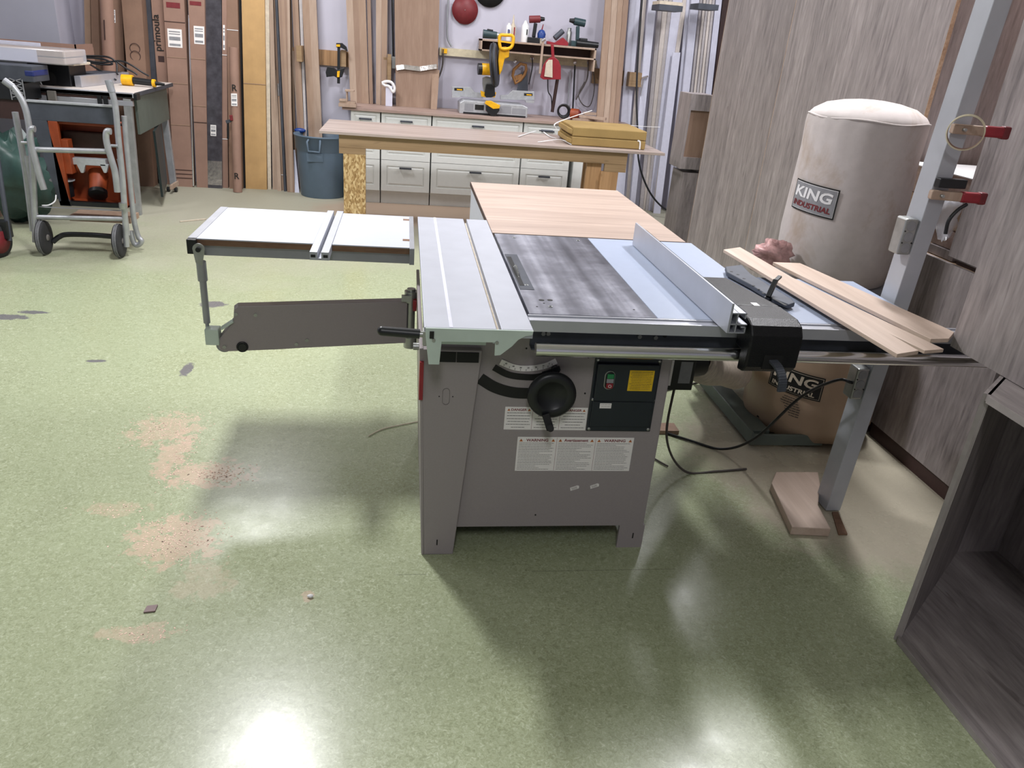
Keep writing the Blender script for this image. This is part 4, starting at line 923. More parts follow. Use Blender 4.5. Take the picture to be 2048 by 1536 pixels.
# ================================================================== BACK WALL ITEMS
yw = 8.58
def disc(px, py, rpx, name, mat, label, cat):
    c = W(px, py, y=yw); r = (W(px+rpx, py, y=yw)-c).length
    t = thing(name, label, cat, tuple(c)); d = part('disc', MB().lathe([(.006, 0), (r, 0), (r, .006), (.006, .006)], c, (0, -1, 0), 40), mat, t)
    part('nail', MB().cyl(c, c-V((0, .02, 0)), .004), 'steel', t); return t
disc(930, 20, 26, 'red_saw_blade', 'redl', 'dark red circular saw blade hanging on the white wall', 'saw blade')
disc(980, -21, 32, 'grey_saw_blade', 'blackm', 'dark grey disc at the top edge, right of the red saw blade', 'saw blade')
a = W(879, 101, y=8.56); c = W(1192, 130, y=8.56)
solo('wall_rail', MB().box(a.x, c.x, 8.545, 8.598, c.z-.028, c.z+.045), 'tape', 'pale wooden batten on the wall behind the tool shelf', 'rail')
t = thing('tool_shelf', 'shallow open wooden box shelf on the wall holding power tools', 'shelf', (1.33, 8.45, 1.5))
sx0 = W(961, 90, y=8.34).x; sx1 = W(1192, 110, y=8.34).x; sz1 = (W(961, 77, y=8.34).z+W(1192, 97, y=8.34).z)/2; sz0 = (W(961, 102, y=8.34).z+W(1192, 120, y=8.34).z)/2
b = MB(); b.box(sx0, sx1, 8.34, 8.598, sz1-.018, sz1); b.box(sx0, sx1, 8.34, 8.544, sz0, sz0+.015); b.box(sx0, sx0+.018, 8.34, 8.544, sz0, sz1); b.box(sx1-.018, sx1, 8.34, 8.544, sz0-.11, sz1)
part('box', b, 'brown3', t, .001); part('back_board', MB().box(sx0+.02, sx1-.02, 8.53, 8.54, sz0+.016, sz1-.019), 'dbrown', t)
ZS = sz1+.001; ys_ = 8.42
def onx(px): return W(px, 80, y=ys_).x
# tools
x = onx(1016); t = thing('spray_can', 'white spray can with a dark letter on the wall shelf', 'can', (x, ys_, ZS)); part('can', MB().lathe([(.026, 0), (.028, .005), (.028, .13), (.02, .145), (.012, .15), (.012, .165)], (x, ys_, ZS), seg=20), 'paper', t); part('letter', textmb(MB(), 'B', (x-.012, ys_-.0285, ZS+.07), (1, 0, 0), (0, 0, 1), height=.035, bold=.04), 'bluei', t)
x = onx(1024); t = thing('glue_bottle', 'clear bottle with red stripe and pointed nozzle on the wall shelf', 'bottle', (x, ys_+.05, ZS)); part('bottle', MB().lathe([(.03, 0), (.032, .01), (.032, .13), (.012, .17), (.006, .23), (.003, .245)], (x+.01, ys_+.07, ZS), seg=20), 'ltan', t); part('stripe', MB().box(x+.016, x+.028, ys_+.036, ys_+.039, ZS+.04, ZS+.13), 'red', t)
x = onx(1049); t = thing('glue_bottle', 'taller white bottle with a dark mark, left of the red drill', 'bottle', (x, ys_, ZS)); part('bottle', MB().lathe([(.035, 0), (.037, .01), (.037, .15), (.02, .18), (.012, .20)], (x, ys_, ZS), seg=20), 'paper', t); part('mark', MB().box(x+.008, x+.020, ys_-.038, ys_-.035, ZS+.07, ZS+.12), 'bink', t)
def drill(px, label, body, dark, s=1.0, flip=1):
    x = onx(px); t = thing('cordless_drill', label, 'drill', (x, ys_-.02, ZS)); y = ys_-.02
    part('battery', MB().box(x-.055*s, x+.055*s, y-.035, y+.04, ZS, ZS+.045*s), dark, t, .006); part('grip', MB().beam((x, y, ZS+.045*s), (x+.01*flip, y, ZS+.16*s), .035, .04, (0, 1, 0)), dark, t, .008)
    h = part('motor_body', MB().cyl((x-.05*s*flip, y, ZS+.185*s), (x+.045*s*flip, y, ZS+.195*s), .03*s, 18), body, t); part('chuck', MB().cyl((x+.045*s*flip, y, ZS+.195*s), (x+.085*s*flip, y, ZS+.198*s), .022*s, 16, .014*s), 'black', h); return t
drill(1066, 'red and black cordless impact driver standing on the wall shelf', 'redl', 'black', 1.15)
drill(1154, 'dark green cordless drill at the right end of the wall shelf', 'teal', 'teal', 1.2, -1)
x = onx(1082); t = thing('cap_bottle', 'small bottle with a large blue cap on the wall shelf', 'bottle', (x, ys_, ZS)); part('bottle', MB().lathe([(.036, 0), (.036, .05)], (x, ys_, ZS), seg=18), 'ltan', t); part('cap', MB().lathe([(.04, .05), (.044, .09), (.03, .12), (.012, .13)], (x, ys_, ZS), seg=18), 'blue', t); part('nozzle', MB().cyl((x, ys_, ZS+.13), (x+.01, ys_, ZS+.18), .007, 10, .004), 'red', t)
x = onx(981); t = thing('angle_grinder', 'dark green power tool lying at the left end of the wall shelf', 'power tool', (x, ys_, ZS)); part('body', MB().cyl((x-.08, ys_, ZS+.045), (x+.06, ys_, ZS+.04), .042, 18, .034), 'teal', t); part('head', MB().cyl((x+.06, ys_, ZS+.04), (x+.11, ys_, ZS+.035), .03, 16), 'steel', t); part('grip', MB().beam((x-.04, ys_, ZS+.085), (x+.02, ys_, ZS+.08), .03, .02), 'black', t, .005)
x = onx(1113); t = thing('oscillating_tool', 'red and grey power tool lying on the wall shelf above the dustpan', 'power tool', (x, ys_, ZS)); part('body', MB().prism([(x-.10, ys_-.04, ZS), (x+.12, ys_-.04, ZS), (x+.12, ys_-.04, ZS+.03), (x+.06, ys_-.04, ZS+.075), (x-.02, ys_-.04, ZS+.02), (x-.10, ys_-.04, ZS+.03)], (0, .07, 0)), 'red', t, .004); part('grip', MB().cyl((x-.02, ys_, ZS+.06), (x+.06, ys_+.02, ZS+.135), .027, 16), 'lead', t)
x = onx(1140); t = thing('spray_can', 'grey spray can beside the dark green drill on the wall shelf', 'can', (x, ys_+.07, ZS)); part('can', MB().lathe([(.028, 0), (.028, .13), (.02, .145), (.02, .17)], (x, ys_+.08, ZS), seg=18), 'steel', t)
x = onx(1176); t = thing('belt_sander', 'black power tool at the right end of the shelf, before the green drill', 'power tool', (x, ys_-.05, ZS)); part('body', MB().cyl((x-.13, ys_-.05, ZS+.035), (x+.10, ys_-.05, ZS+.03), .034, 16, .028), 'black', t); part('motor', MB().box(x-.1, x-.02, ys_-.08, ys_-.02, ZS+.045, ZS+.085), 'black', t, .01)
# hanging tools
yh = 8.50
t = thing('hand_saw', 'hand saw with tan wooden handle hanging under the wall shelf', 'saw', tuple(W(1040, 150, y=yh)))
part('blade', EP(c8((1110, 790), (1115, 1035), (985, 1030), (1010, 930), (1000, 850)), yh+.01, .003), 'lead', t)
b = MB(); hp = [W(*k, y=yh) for k in c8((1090, 740), (1030, 725), (955, 790), (940, 860), (975, 950), (1030, 910), (1075, 850), (1095, 790))]
b.tube(hp, .016, 10, closed=True); b.beam(W(*c8((970, 890))[0], y=yh), W(*c8((1050, 870))[0], y=yh), .05, .02, (0, 1, 0)); part('handle', b, 'handlewood', t)
t = thing('dustpan', 'red dustpan with a pale brush clipped in, hanging from the wall shelf', 'dustpan', tuple(W(1101, 130, y=8.32)))
yp = 8.30
part('pan', EP(c8((1380, 650), (1420, 650), (1465, 690), (1490, 760), (1490, 905), (1290, 905), (1255, 880), (1290, 740), (1330, 680)), yp, .022), 'red', t, .004)
part('handle', MB().beam(W(*c8((1390, 500))[0], y=yp+.01), W(*c8((1400, 660))[0], y=yp+.01), .03, .016, (0, 1, 0)), 'red', t, .005)
part('brush', EP(c8((1320, 720), (1350, 680), (1395, 680), (1395, 885), (1300, 870)), yp-.014, .013), 'ltan', t, .003)
t = thing('hammer', 'hammer with long pale wooden handle hanging left of the red dustpan', 'hammer', tuple(W(1082, 110, y=8.31)))
part('handle', MB().beam(W(*c8((1285, 480))[0], y=8.31), W(*c8((1250, 840))[0], y=8.31), .024, .018, (0, 1, 0)), 'brown3', t, .004)
part('head', MB().cyl(W(*c8((1270, 470))[0], y=8.31), W(*c8((1310, 445))[0], y=8.31), .017, 14), 'chrome', t)
def hang(pts, r, mat, name, label, cat, y=yh, seg=8, n=6, pix8=True):
    q = c8(*pts) if pix8 else pts
    p = [W(a, c, y=y) for a, c in q]; b = MB().tube(curve(p, n) if len(p) > 2 else p, r, seg)
    return solo(name, b, mat, label, cat)
hang([(1650, 740), (1625, 1235)], .009, 'black', 'black_rod', 'straight black rod hanging below the right part of the wall shelf', 'rod')
hang([(1600, 800), (1565, 1190)], .008, 'gsteel', 'steel_rod', 'grey rod hanging just left of the black rod', 'rod', y=8.55)
hang([(1450, 900), (1390, 1275)], .018, 'dbrown', 'broom_stick', 'dark brown wooden stick standing below the red dustpan', 'stick', y=8.42)
hang([(1160, 650), (1165, 760), (1125, 960)], .006, 'black', 'hanging_cord', 'short black cord hanging right of the hand saw', 'cord')
hang([(1340, 900), (1345, 1040), (1380, 1110), (1385, 1250)], .006, 'black', 'hanging_cord', 'wavy black cord dangling beneath the red dustpan', 'cord', y=8.45)
hang([(1800, 690), (1795, 860), (1760, 960), (1690, 1080), (1660, 1135)], .007, 'ink', 'hanging_cord', 'tangled dark cord bundle hanging at the right end of the wall shelf', 'cord')
hang([(1850, 690), (1870, 1000), (1820, 1200), (1740, 1190), (1690, 1080), (1760, 930)], .005, 'ink', 'hanging_cord', 'thin grey cord looping down to the worktop beside the brown boards', 'cord')
t = thing('coiled_hose', 'small orange and black coiled air tool lying on the worktop below the rods', 'coil', tuple(W(1133, 228, z=ZW)))
c = W(1128, 222, y=8.30); c.z = ZW+.078; b = MB()
for k in range(3): b.tor(c+V((0, .02*k, 0)), .065-.006*k, .009, (0.3, 1, .1), 24, 8)
part('coil', b, 'black', t); c2 = c+V((.10, -.02, -.02)); part('tool_body', MB().cyl(c2-V((.03, 0, 0)), c2+V((.05, -.03, 0)), .055, 20), 'orange', t); part('nozzle', MB().tor(c2+V((.055, -.033, 0)), .032, .01, (1, -.6, 0), 20), 'redl', t)
c = W(1185, 232, y=8.25); c.z = ZW+.05; c.x -= .02
for i, (dx, dy, a, l, lb) in enumerate(((-.05, .05, .5, .34, 'pale wood offcut lying lowest at the right end of the worktop'), (.0, .03, -.5, .30, 'pale wood offcut lying across the others at the right end of the worktop'), (.05, .12, .2, .26, 'short pale wood offcut against the brown boards on the worktop'))):
    z = ZW+.002+.03*i; cc = V((c.x+dx, c.y+dy-.1, z)); d = V((math.cos(a), math.sin(a), 0)); n = V((-d.y, d.x, 0))*.03
    solo('wood_offcut', MB().prism([cc-d*l/2-n, cc+d*l/2-n, cc+d*l/2+n, cc-d*l/2+n], (0, 0, .026)), 'brown3', lb, 'wood offcut', 'wood offcuts on the worktop', bevel=.001)
hang([(150, 560), (130, 800), (0, 1060)], .009, 'ink', 'black_cable', 'dark cable running diagonally from the wall batten down to the worktop', 'cable', y=8.53)
hang([(210, 0), (195, 260), (200, 430), (245, 530)], .010, 'gsteel', 'wall_conduit', 'thin grey cable hanging down the wall left of the red saw blade', 'cable', y=8.56)
solo('corner_block', MB().box(W(884, 102, y=8.54).x, W(894, 102, y=8.54).x, 8.525, 8.544, W(884, 106, y=8.54).z, W(884, 97, y=8.54).z), 'yellow', 'small yellow block at the left end of the wall batten', 'block')

for px, py, lb in ((1031, 123, 'steel hook above the tan handled hand saw'), (1064, 116, 'steel hook holding the short black cord beside the hand saw'), (1150, 124, 'round steel hook above the straight black rod'), (1177, 124, 'steel hook at the right end of the rail, above the cord bundle')):
    c = W(px, py, y=8.52); solo('wall_hook', MB().ball(c, .022).cyl(c, (c.x, 8.545, c.z), .008), 'chrome', lb, 'hook', 'steel hooks on the wall rail')
# ---- white board with cloth, wooden jig on the worktop
a = W(771, 212, z=ZW); t = thing('white_upright', 'white upright offcut with crumpled white strip on top, standing on the worktop', 'offcut', tuple(a))
a0 = W(771, 212, y=a.y); a1 = W(785, 172, y=a.y)
part('board', MB().box(a0.x, a1.x, a.y, a.y+.02, ZW+.001, a1.z), 'wtrim', t, .001)
b = MB().tube(curve([W(k[0], k[1], y=a.y) for k in ((764, 166), (770, 171), (778, 173), (786, 184), (789, 176), (783, 165), (772, 163), (764, 166))], 5), .014, 8); part('strip', b, 'paper', t)
a = W(679, 214, z=ZW); t = thing('wooden_jig', 'stepped pale wooden jig at the left end of the worktop', 'jig', tuple(a)); y = a.y+.03
X = lambda px: W(px, 205, y=y).x
b = MB(); b.box(X(677), X(712), y, y+.14, ZW+.001, ZW+.03); b.box(X(678), X(692), y+.002, y+.14, ZW+.05, ZW+.065); b.box(X(679), X(710), y+.01, y+.13, ZW+.03, ZW+.05)
part('base', b, 'brown3', t, .001); b = MB().box(X(692), X(694.5), y+.01, y+.13, ZW+.051, ZW+.14); b.box(X(690), X(708), y+.0, y+.13, ZW+.14, ZW+.155); part('bracket', b, 'brown3', t, .001)
# ---- wall rails and blocks
a = W(634, 92, y=8.56); c = W(700, 128, y=8.56)
solo('wall_rail', MB().box(a.x-.75, c.x+.1, 8.555, 8.598, c.z-.03, a.z-.03), 'pinez', 'rough wooden wall rail left of the worktop, behind the black clamp', 'rail')
a = W(592, 91, y=8.30); c = W(604, 124, y=8.30); solo('wood_block', MB().box(a.x, c.x, 8.30, 8.50, c.z, a.z), 'pine', 'yellowish wooden block holding the leaning boards, left of the wall clamp', 'block', bevel=.002)
a = W(681, 100, y=8.42); c = W(692, 134, y=8.42); solo('wood_block', MB().box(a.x, c.x, 8.42, 8.55, c.z, a.z), 'pine', 'wooden block gripped by the black and yellow clamp', 'block', bevel=.002)
t = thing('bar_clamp', 'black and yellow trigger bar clamp on the wooden wall rail', 'clamp', tuple(W(677, 120, y=8.40)))
def c3(*pts): return [(600+a/5.12, c/5.12) for a, c in pts]
part('bar', MB().beam(W(*c3((398, 440))[0], y=8.40), W(*c3((395, 855))[0], y=8.40), .028, .012, (0, 1, 0)), 'black', t, .002)
part('jaw', EP(c3((370, 440), (430, 440), (475, 480), (490, 530), (460, 510), (420, 490), (370, 485)), 8.385, .035), 'black', t, .003)
part('jaw_badge', EP(c3((372, 455), (410, 455), (410, 478), (372, 478)), 8.382, .003), 'yellow', t)
part('trigger_body', EP(c3((280, 680), (340, 690), (380, 720), (460, 690), (430, 790), (380, 800), (350, 780), (270, 790), (262, 740)), 8.38, .04), 'black', t, .004); part('trigger_badge', EP(c3((380, 730), (408, 725), (402, 790), (378, 790)), 8.377, .003), 'yellow', t)
# right hand rail
a = W(1188, 142, y=8.52); c = W(1285, 172, y=8.35)
solo('wall_rail', MB().box(a.x, c.x-.02, 8.54, 8.598, c.z-.02, c.z+.13), 'pine', 'thick wooden wall rail behind the leaning board bundle at right', 'rail', bevel=.002)
solo('wood_block', MB().box(c.x-.15, c.x-.01, 8.36, 8.538, c.z-.015, c.z+.125), 'pine', 'square wooden block at the right end of the wall rail', 'block', bevel=.002)
b = MB().cyl((c.x+.0, 8.34, c.z+.06), (c.x-.01, 8.34, c.z-.09), .010); b.beam((c.x-.02, 8.34, c.z+.075), (c.x+.04, 8.33, c.z+.1), .02, .02); solo('steel_latch', b, 'chrome', 'shiny steel latch at the end of the wooden block', 'latch')
a = W(783, 113, y=8.50); c = W(795, 138, y=8.50); solo('outlet_box', MB().box(a.x, c.x, 8.50, 8.56, c.z, a.z), 'steel', 'grey metal outlet box on the wall left of the brown sheet', 'electrical box', bevel=.004)
a = W(767, 114, y=8.46); c = W(779, 152, y=8.46); solo('wood_block', MB().box(a.x, c.x, 8.46, 8.56, c.z, a.z), 'pine', 'orange toned wooden block left of the grey outlet box', 'block', bevel=.002)
a = W(775, 108, y=8.44); c = W(782, 163, y=8.44); solo('wood_block', MB().box(a.x, c.x, 8.425, 8.455, c.z, a.z), 'pine', 'narrow upright wooden strip in front of the orange toned block', 'block', bevel=.001)
b = MB().tube([W(785, 0, y=8.55)+V((0, 0, .6)), W(784, 112, y=8.55)], .012, 8); solo('wall_conduit', b, 'white', 'white conduit pipe rising from the grey outlet box', 'conduit')
b = MB().tube([W(780, 0, y=8.53)+V((0, 0, .6)), W(786, 112, y=8.53)], .007, 8); solo('black_cable', b, 'black', 'black cable running down beside the white conduit', 'cable')

# ================================================================== LEANING STOCK ON THE BACK WALL
def lean(name, top, bot, mat, label, cat, th=.03, ztop=2.55, yb=None, yt=8.55, zb=.0, group=None, edge=None, decals=None, rnd=False):
    """top=(x0,x1,py), bot=(x0,x1,py) measured edges; stands at floor (or zb) and leans on the wall"""
    pb = W((bot[0]+bot[1])/2, bot[2], z=zb); yt = min(yt, 8.585); y0 = min(pb.y if yb is None else yb, yt-th-.03, (8.5 if zb else (8.56 if name == 'broad_board' else 8.42))-th-(2*th if rnd else 0))
    if rnd: yt -= th*2
    B0 = W(bot[0], bot[2], y=y0); B1 = W(bot[1], bot[2], y=y0)
    y1 = yt-th
    yk_ = y0+(y1-y0)*min(1, (1.87-zb)/(ztop-zb)) if top[2] <= 0 else y1
    T0 = W(top[0], top[2], y=yk_); T1 = W(top[1], top[2], y=yk_)
    k = (zb-B0.z)
    B0 = V((B0.x, y0, zb)); B1 = V((B1.x, y0, zb))
    if top[2] <= 0:
        T0 = B0+(T0-B0)*((ztop-zb)/(T0.z-zb)); T1 = B1+(T1-B1)*((ztop-zb)/(T1.z-zb))
    else:   # visible free end: rests at the lean it would have
        f = (T0.z-zb)/(2.1); yy = y0+(y1-y0)*min(1, f+.35)
        T0 = W(top[0], top[2], y=yy); T1 = W(top[1], top[2], y=yy)
    if rnd:
        r = (B1-B0).length/2; p = (B0+B1)/2+V((0, r, 0)); q = (T0+T1)/2+V((0, r, 0)); b = MB().cyl(p, q, r, 24)
    else: b = MB().hexa([B0, B1, B1+V((0, th, 0)), B0+V((0, th, 0))], [T0, T1, T1+V((0, th, 0)), T0+V((0, th, 0))])
    if not decals: return solo(name, b, mat, label, cat, group)
    t = thing(name, label, cat, tuple((B0+B1)/2), 0, group); bd = part('body', b, mat, t)
    u = (T0-B0).normalized()
    def P_(s, zf, off=-.0015): # s across 0..1, py pixel -> point on the face
        L = B0+(T0-B0)*zf; Rr = B1+(T1-B1)*zf; return L+(Rr-L)*s+V((0, off, 0))
    def zf_of(py):
        lo, hi = -.2, 1.2
        for _ in range(30):
            mid = (lo+hi)/2; p = P_(.5, mid)-V((0, 0, CAMZ)); Y = 768-FPX*p.dot(UP)/p.dot(FW)
            if Y > py: lo = mid
            else: hi = mid
        return lo
    for d in decals:
        if d[0] == 'rect':
            _, s0, s1, pa, pb_, m_, nm = d; za, zb2 = zf_of(pa), zf_of(pb_)
            o = part(nm, MB().prism([P_(s0, zb2), P_(s1, zb2), P_(s1, za), P_(s0, za)], (0, -.001, 0)), m_, t)
            if m_ == 'sticker':
                k_ = MB()
                for j, (q0, q1) in enumerate(((.12, .18), (.25, .3), (.42, .62), (.8, .92))):
                    A_ = [P_(s0+(s1-s0)*.1, zb2+(za-zb2)*(1-q1), -.0035), P_(s0+(s1-s0)*.88, zb2+(za-zb2)*(1-q1), -.0035), P_(s0+(s1-s0)*.88, zb2+(za-zb2)*(1-q0), -.0035), P_(s0+(s1-s0)*.1, zb2+(za-zb2)*(1-q0), -.0035)]
                    k_.add(A_, [(0, 1, 2, 3)])
                part('printing', k_, 'greyb', o)
        elif d[0] == 'ring':
            c_ = P_(d[1], zf_of(d[2]), -.003); part('stamp_ring', MB().tor(c_, d[3], .003, (0, 1, .05), 24, 6), 'dbrown', t)
        elif d[0] == 'line':
            _, py, m_, nm = d; z_ = zf_of(py); part(nm, MB().beam(P_(0, z_, -.001), P_(1, z_, -.001), .006, .006), m_, t)
        elif d[0] == 'text':
            _, txt, s, py, h, m_, rot = d; o_ = P_(s, zf_of(py), -.004)
            uu, vv = ((1, 0, 0), (0, .05, 1)) if not rot else ((0, .05, 1), (-1, 0, 0))
            part('lettering', textmb(MB(), txt, o_, uu, vv, height=h, bold=.01), m_, t)
    return t
BX = 'long cardboard boxes leaning on the back wall'
lean('cardboard_box', (168, 180, 0), (176, 189, 360), 'card3', 'pale cardboard box, leftmost of the boxes by the grey wall jog', 'box', .12, group=BX)
lean('cardboard_box', (181, 196, 0), (190, 206, 360), 'card2', 'tan cardboard box second from the left behind the green table', 'box', .14, yb=8.25, group=BX)
lean('cardboard_tube', (196, 222, 0), (212, 236, 365), 'card', 'brown cardboard tube standing behind the cluttered green table', 'tube', .1, rnd=True, yt=8.45, decals=[('rect', .35, .45, 40, 80, 'dbrown', 'printed_mark')])
lean('cardboard_box', (222, 244, 0), (236, 256, 362), 'card2', 'narrow dark cardboard box right of the tube behind the green table', 'box', .08, group=BX, decals=[('rect', .05, .35, 20, 46, 'sticker', 'shipping_label')])
lean('cardboard_box', (243, 283, 0), (270, 306, 358), 'card2', 'wide cardboard box with printed circles behind the green table', 'box', .14, group=BX, yb=8.20, decals=[('ring', .5, 97, .045), ('ring', .5, 112, .045)])
lean('dark_strip', (284, 301, 0), (318, 334, 358), 'lead', 'dark grey narrow board between two cardboard boxes at left', 'board', .03)
lean('cardboard_box', (302, 326, 0), (330, 347, 362), 'card', 'narrow cardboard box printed primoula, tilted beside the labelled boxes', 'box', .05, group=BX, decals=[('text', 'primoula', .82, 102, .085, 'bink', True), ('rect', .25, .8, 112, 124, 'dbrown', 'round_mark')])
lean('cardboard_box', (326, 368, 0), (349, 385, 370), 'card', 'long cardboard box with red tape and white label, left of the thin steel pole', 'box', .13, group=BX, decals=[('rect', .14, .8, 5, 16, 'redl', 'red_tape'), ('rect', .12, .82, 58, 95, 'sticker', 'shipping_label'), ('line', 44, 'dbrown', 'fold'), ('line', 115, 'card3', 'fold'), ('line', 167, 'card3', 'fold'), ('line', 250, 'card3', 'fold'), ('line', 340, 'dbrown', 'fold'), ('line', 348, 'dbrown', 'fold'), ('line', 356, 'dbrown', 'fold')])
lean('cardboard_box', (376, 409, 0), (393, 415, 366), 'card', 'long cardboard box with red stripe and label, right of the thin steel pole', 'box', .12, group=BX, decals=[('rect', .1, .8, 3, 11, 'redl', 'red_tape'), ('rect', .28, .95, 52, 88, 'sticker', 'shipping_label'), ('line', 118, 'card3', 'fold'), ('line', 212, 'card3', 'fold'), ('line', 245, 'dbrown', 'fold')])
a = W(387, 374, z=0); b = MB().tube([W(378, 30, y=8.40), a+V((0, .0, .012))], .012, 10); solo('steel_pole', b, 'chrome', 'thin shiny steel pole leaning between the two labelled cardboard boxes', 'pole')
lean('wrapped_profile', (409, 443, 0), (415, 444, 371), 'pwrap', 'dark board wrapped in shiny plastic film leaning on the back wall', 'board', .06, yb=8.30, decals=[('rect', .25, .62, 250, 272, 'sticker', 'barcode_label'), ('rect', .02, .98, 322, 370, 'silver', 'clear_film_foot')])
lean('cardboard_box', (444, 453, 0), (445, 456, 372), 'card', 'slim cardboard box with strapping right of the plastic wrapped board', 'box', .08, group=BX, decals=[('line', 110, 'paper', 'strap'), ('line', 278, 'paper', 'strap'), ('rect', .2, .6, 50, 100, 'sticker', 'shipping_label')])
lean('cardboard_box', (453, 475, 0), (458, 484, 368), 'card2', 'cardboard box standing behind the freestanding cardboard tube', 'box', .10, group=BX, yb=8.46, yt=8.59, decals=[('line', 60, 'paper', 'strap')])
lean('cardboard_tube', (457, 474, 95), (464, 482, 374), 'card', 'large round cardboard tube leaning in front of a cardboard box', 'tube', .1, rnd=True, decals=[('rect', .15, .85, 187, 212, 'sticker', 'shipping_label'), ('text', 'R', .3, 182, .06, 'bink', False), ('text', 'R', .3, 358, .06, 'bink', False)])
t = thing('pipe_clamp', 'small dark pipe clamp with red handle hooked on the cardboard tube', 'clamp', tuple(W(461, 245, y=8.22)))
part('bar', MB().beam(W(456, 240, y=8.22), W(456, 278, y=8.22), .02, .01, (0, 1, 0)), 'black', t, .002); part('jaw', MB().beam(W(452, 244, y=8.22), W(467, 240, y=8.22), .02, .03, (0, 0, 1)), 'lead', t, .003); part('handle', MB().beam(W(462, 230, y=8.20), W(464, 241, y=8.20), .03, .03, (0, 1, 0)), 'redl', t, .004)
lean('dark_strip', (474, 481, 0), (485, 490, 368), 'blackm', 'dark gap left of the yellow cardboard box, drawn as a black strip', 'board', .03, yt=8.58)  # shade in the gap between the boxes, modelled as a matt black strip
lean('yellow_cardboard', (483, 529, 0), (491, 533, 368), 'cardy', 'wide yellow cardboard packing leaning on the back wall', 'cardboard', .05, decals=[('line', 168, 'card3', 'fold')])
lean('stick', (530, 538, 0), (535, 542, 370), 'ltan', 'pale measuring stick right of the yellow cardboard', 'stick', .02)
lean('stick', (538, 546, 0), (545, 556, 369), 'brown3', 'pinkish wooden stick second right of the yellow cardboard', 'stick', .02)
lean('pvc_pipe', (549, 556, 0), (565, 571, 330), 'lead', 'dark grey pipe among the thin boards left of the bin', 'pipe', .03, rnd=True, yt=8.58)
lean('stick', (548, 552, 140), (555, 563, 382), 'brown3', 'short pale stick standing out in front of the thin boards', 'stick', .02)
G = 'thin boards leaning left of the bin'
lean('wrapped_boards', (555, 575, 167), (562, 581, 371), 'brown2', 'bundle of thin boards with clear plastic cap left of the bin', 'boards', .04, decals=[('rect', 0, 1, 167, 192, 'silver', 'plastic_cap'), ('line', 350, 'paper', 'tape_band')])
for i, (tt, bb, mt, lb) in enumerate((((556, 563, 0), (573, 580, 345), 'brown', 'thin brown board, leftmost of those above the wrapped bundle'), ((563, 568, 0), (578, 583, 345), 'brown2', 'thin brown board second above the wrapped bundle'), ((568, 574, 0), (582, 588, 345), 'brown', 'thin brown board third above the wrapped bundle'), ((574, 579, 0), (580, 585, 378), 'brown3', 'long pale thin board standing beside the wrapped bundle'), ((584, 590, 0), (600, 606, 330), 'brown', 'dark brown narrow board rising beside the wooden block'), ((590, 596, 0), (606, 612, 330), 'brown2', 'tan narrow board rising behind the wooden block'), ((598, 604, 0), (612, 616, 330), 'wtrim2', 'pale grey strip just left of the two broad tan boards'), ((583, 588, 102), (603, 608, 300), 'brown3', 'pale short thin board in front of the wooden block'))):
    lean('thin_board', tt, bb, mt, lb, 'board', .018, group=G, yt=8.5 if i < 4 else 8.56, yb=8.3 if i < 4 else 8.38)
for tt, bb, mt, lb in (((541, 560, 0), (557, 573, 340), 'brown', 'broad dull brown board behind the thin boards, nearest the yellow cardboard'), ((562, 582, 0), (576, 594, 340), 'brown2', 'broad tan board behind the thin boards, middle one of three'), ((584, 603, 0), (597, 614, 340), 'brown', 'broad brown board behind the thin boards, next to the bin')): lean('broad_board', tt, bb, mt, lb, 'board', .02, group=G, yt=8.59, yb=8.53)
lean('white_strip', (585, 590, 300), (587, 598, 366), 'wtrim', 'short white strip standing beside the bin', 'strip', .02, yb=8.3)
lean('wide_board', (604, 618, 0), (621, 634, 330), 'brown2', 'broad tan board behind the bin, left one of the pair', 'board', .04, group='pair of broad boards behind the bin')
lean('wide_board', (618, 632, 0), (634, 648, 330), 'brown3', 'broad tan board behind the bin, right one of the pair', 'board', .04, group='pair of broad boards behind the bin')
G = 'boards standing on the left part of the worktop'
for tt, bb, mt, lb in (((692, 705, 0), (701, 715, 206), 'brown3', 'leftmost pale board standing on the worktop behind the jig'), ((705, 717, 0), (714, 724, 206), 'brown', 'second board from the left standing on the worktop'), ((717, 731, 0), (724, 738, 206), 'brown2', 'wide third board from the left standing on the worktop'), ((734, 741, 0), (739, 746, 206), 'brown', 'dark narrow fourth board standing on the worktop'), ((752, 763, 0), (752, 761, 208), 'brown3', 'fifth board on the worktop, slanting the other way'), ((763, 775, 0), (762, 773, 208), 'brown2', 'sixth board on the worktop, beside the orange toned block')):
    lean('standing_board', tt, bb, mt, lb, 'board', .022, group=G, zb=ZW+.001, yb=8.44, yt=8.54)
lean('brown_sheet', (789, 879, 0), (792, 874, 212), 'brown', 'wide brown hardboard sheet standing on the worktop', 'sheet', .02, zb=ZW+.001, yb=8.40, yt=8.585)
b = MB(); p = [W(a_, c_, y=8.42) for a_, c_ in ((793, 136), (808, 134), (822, 136), (840, 138), (858, 135), (874, 133))]
for i in range(len(p)-1): b.beam(p[i], p[i+1], .045, .012, (0, -1, .3))
solo('foil_tape', b, 'silver', 'crumpled shiny tape strip running across the brown hardboard sheet', 'tape')
lean('brown_sheet', (864, 879, 140), (862, 874, 210), 'brown2', 'small brown offcut in front of the right edge of the hardboard sheet', 'sheet', .015, zb=ZW+.001, yb=8.34)
G = 'bundle of brown boards right of the tool shelf'
xs = [1211, 1224, 1236, 1247, 1258]; xb_ = [1192, 1206, 1217, 1227, 1237]
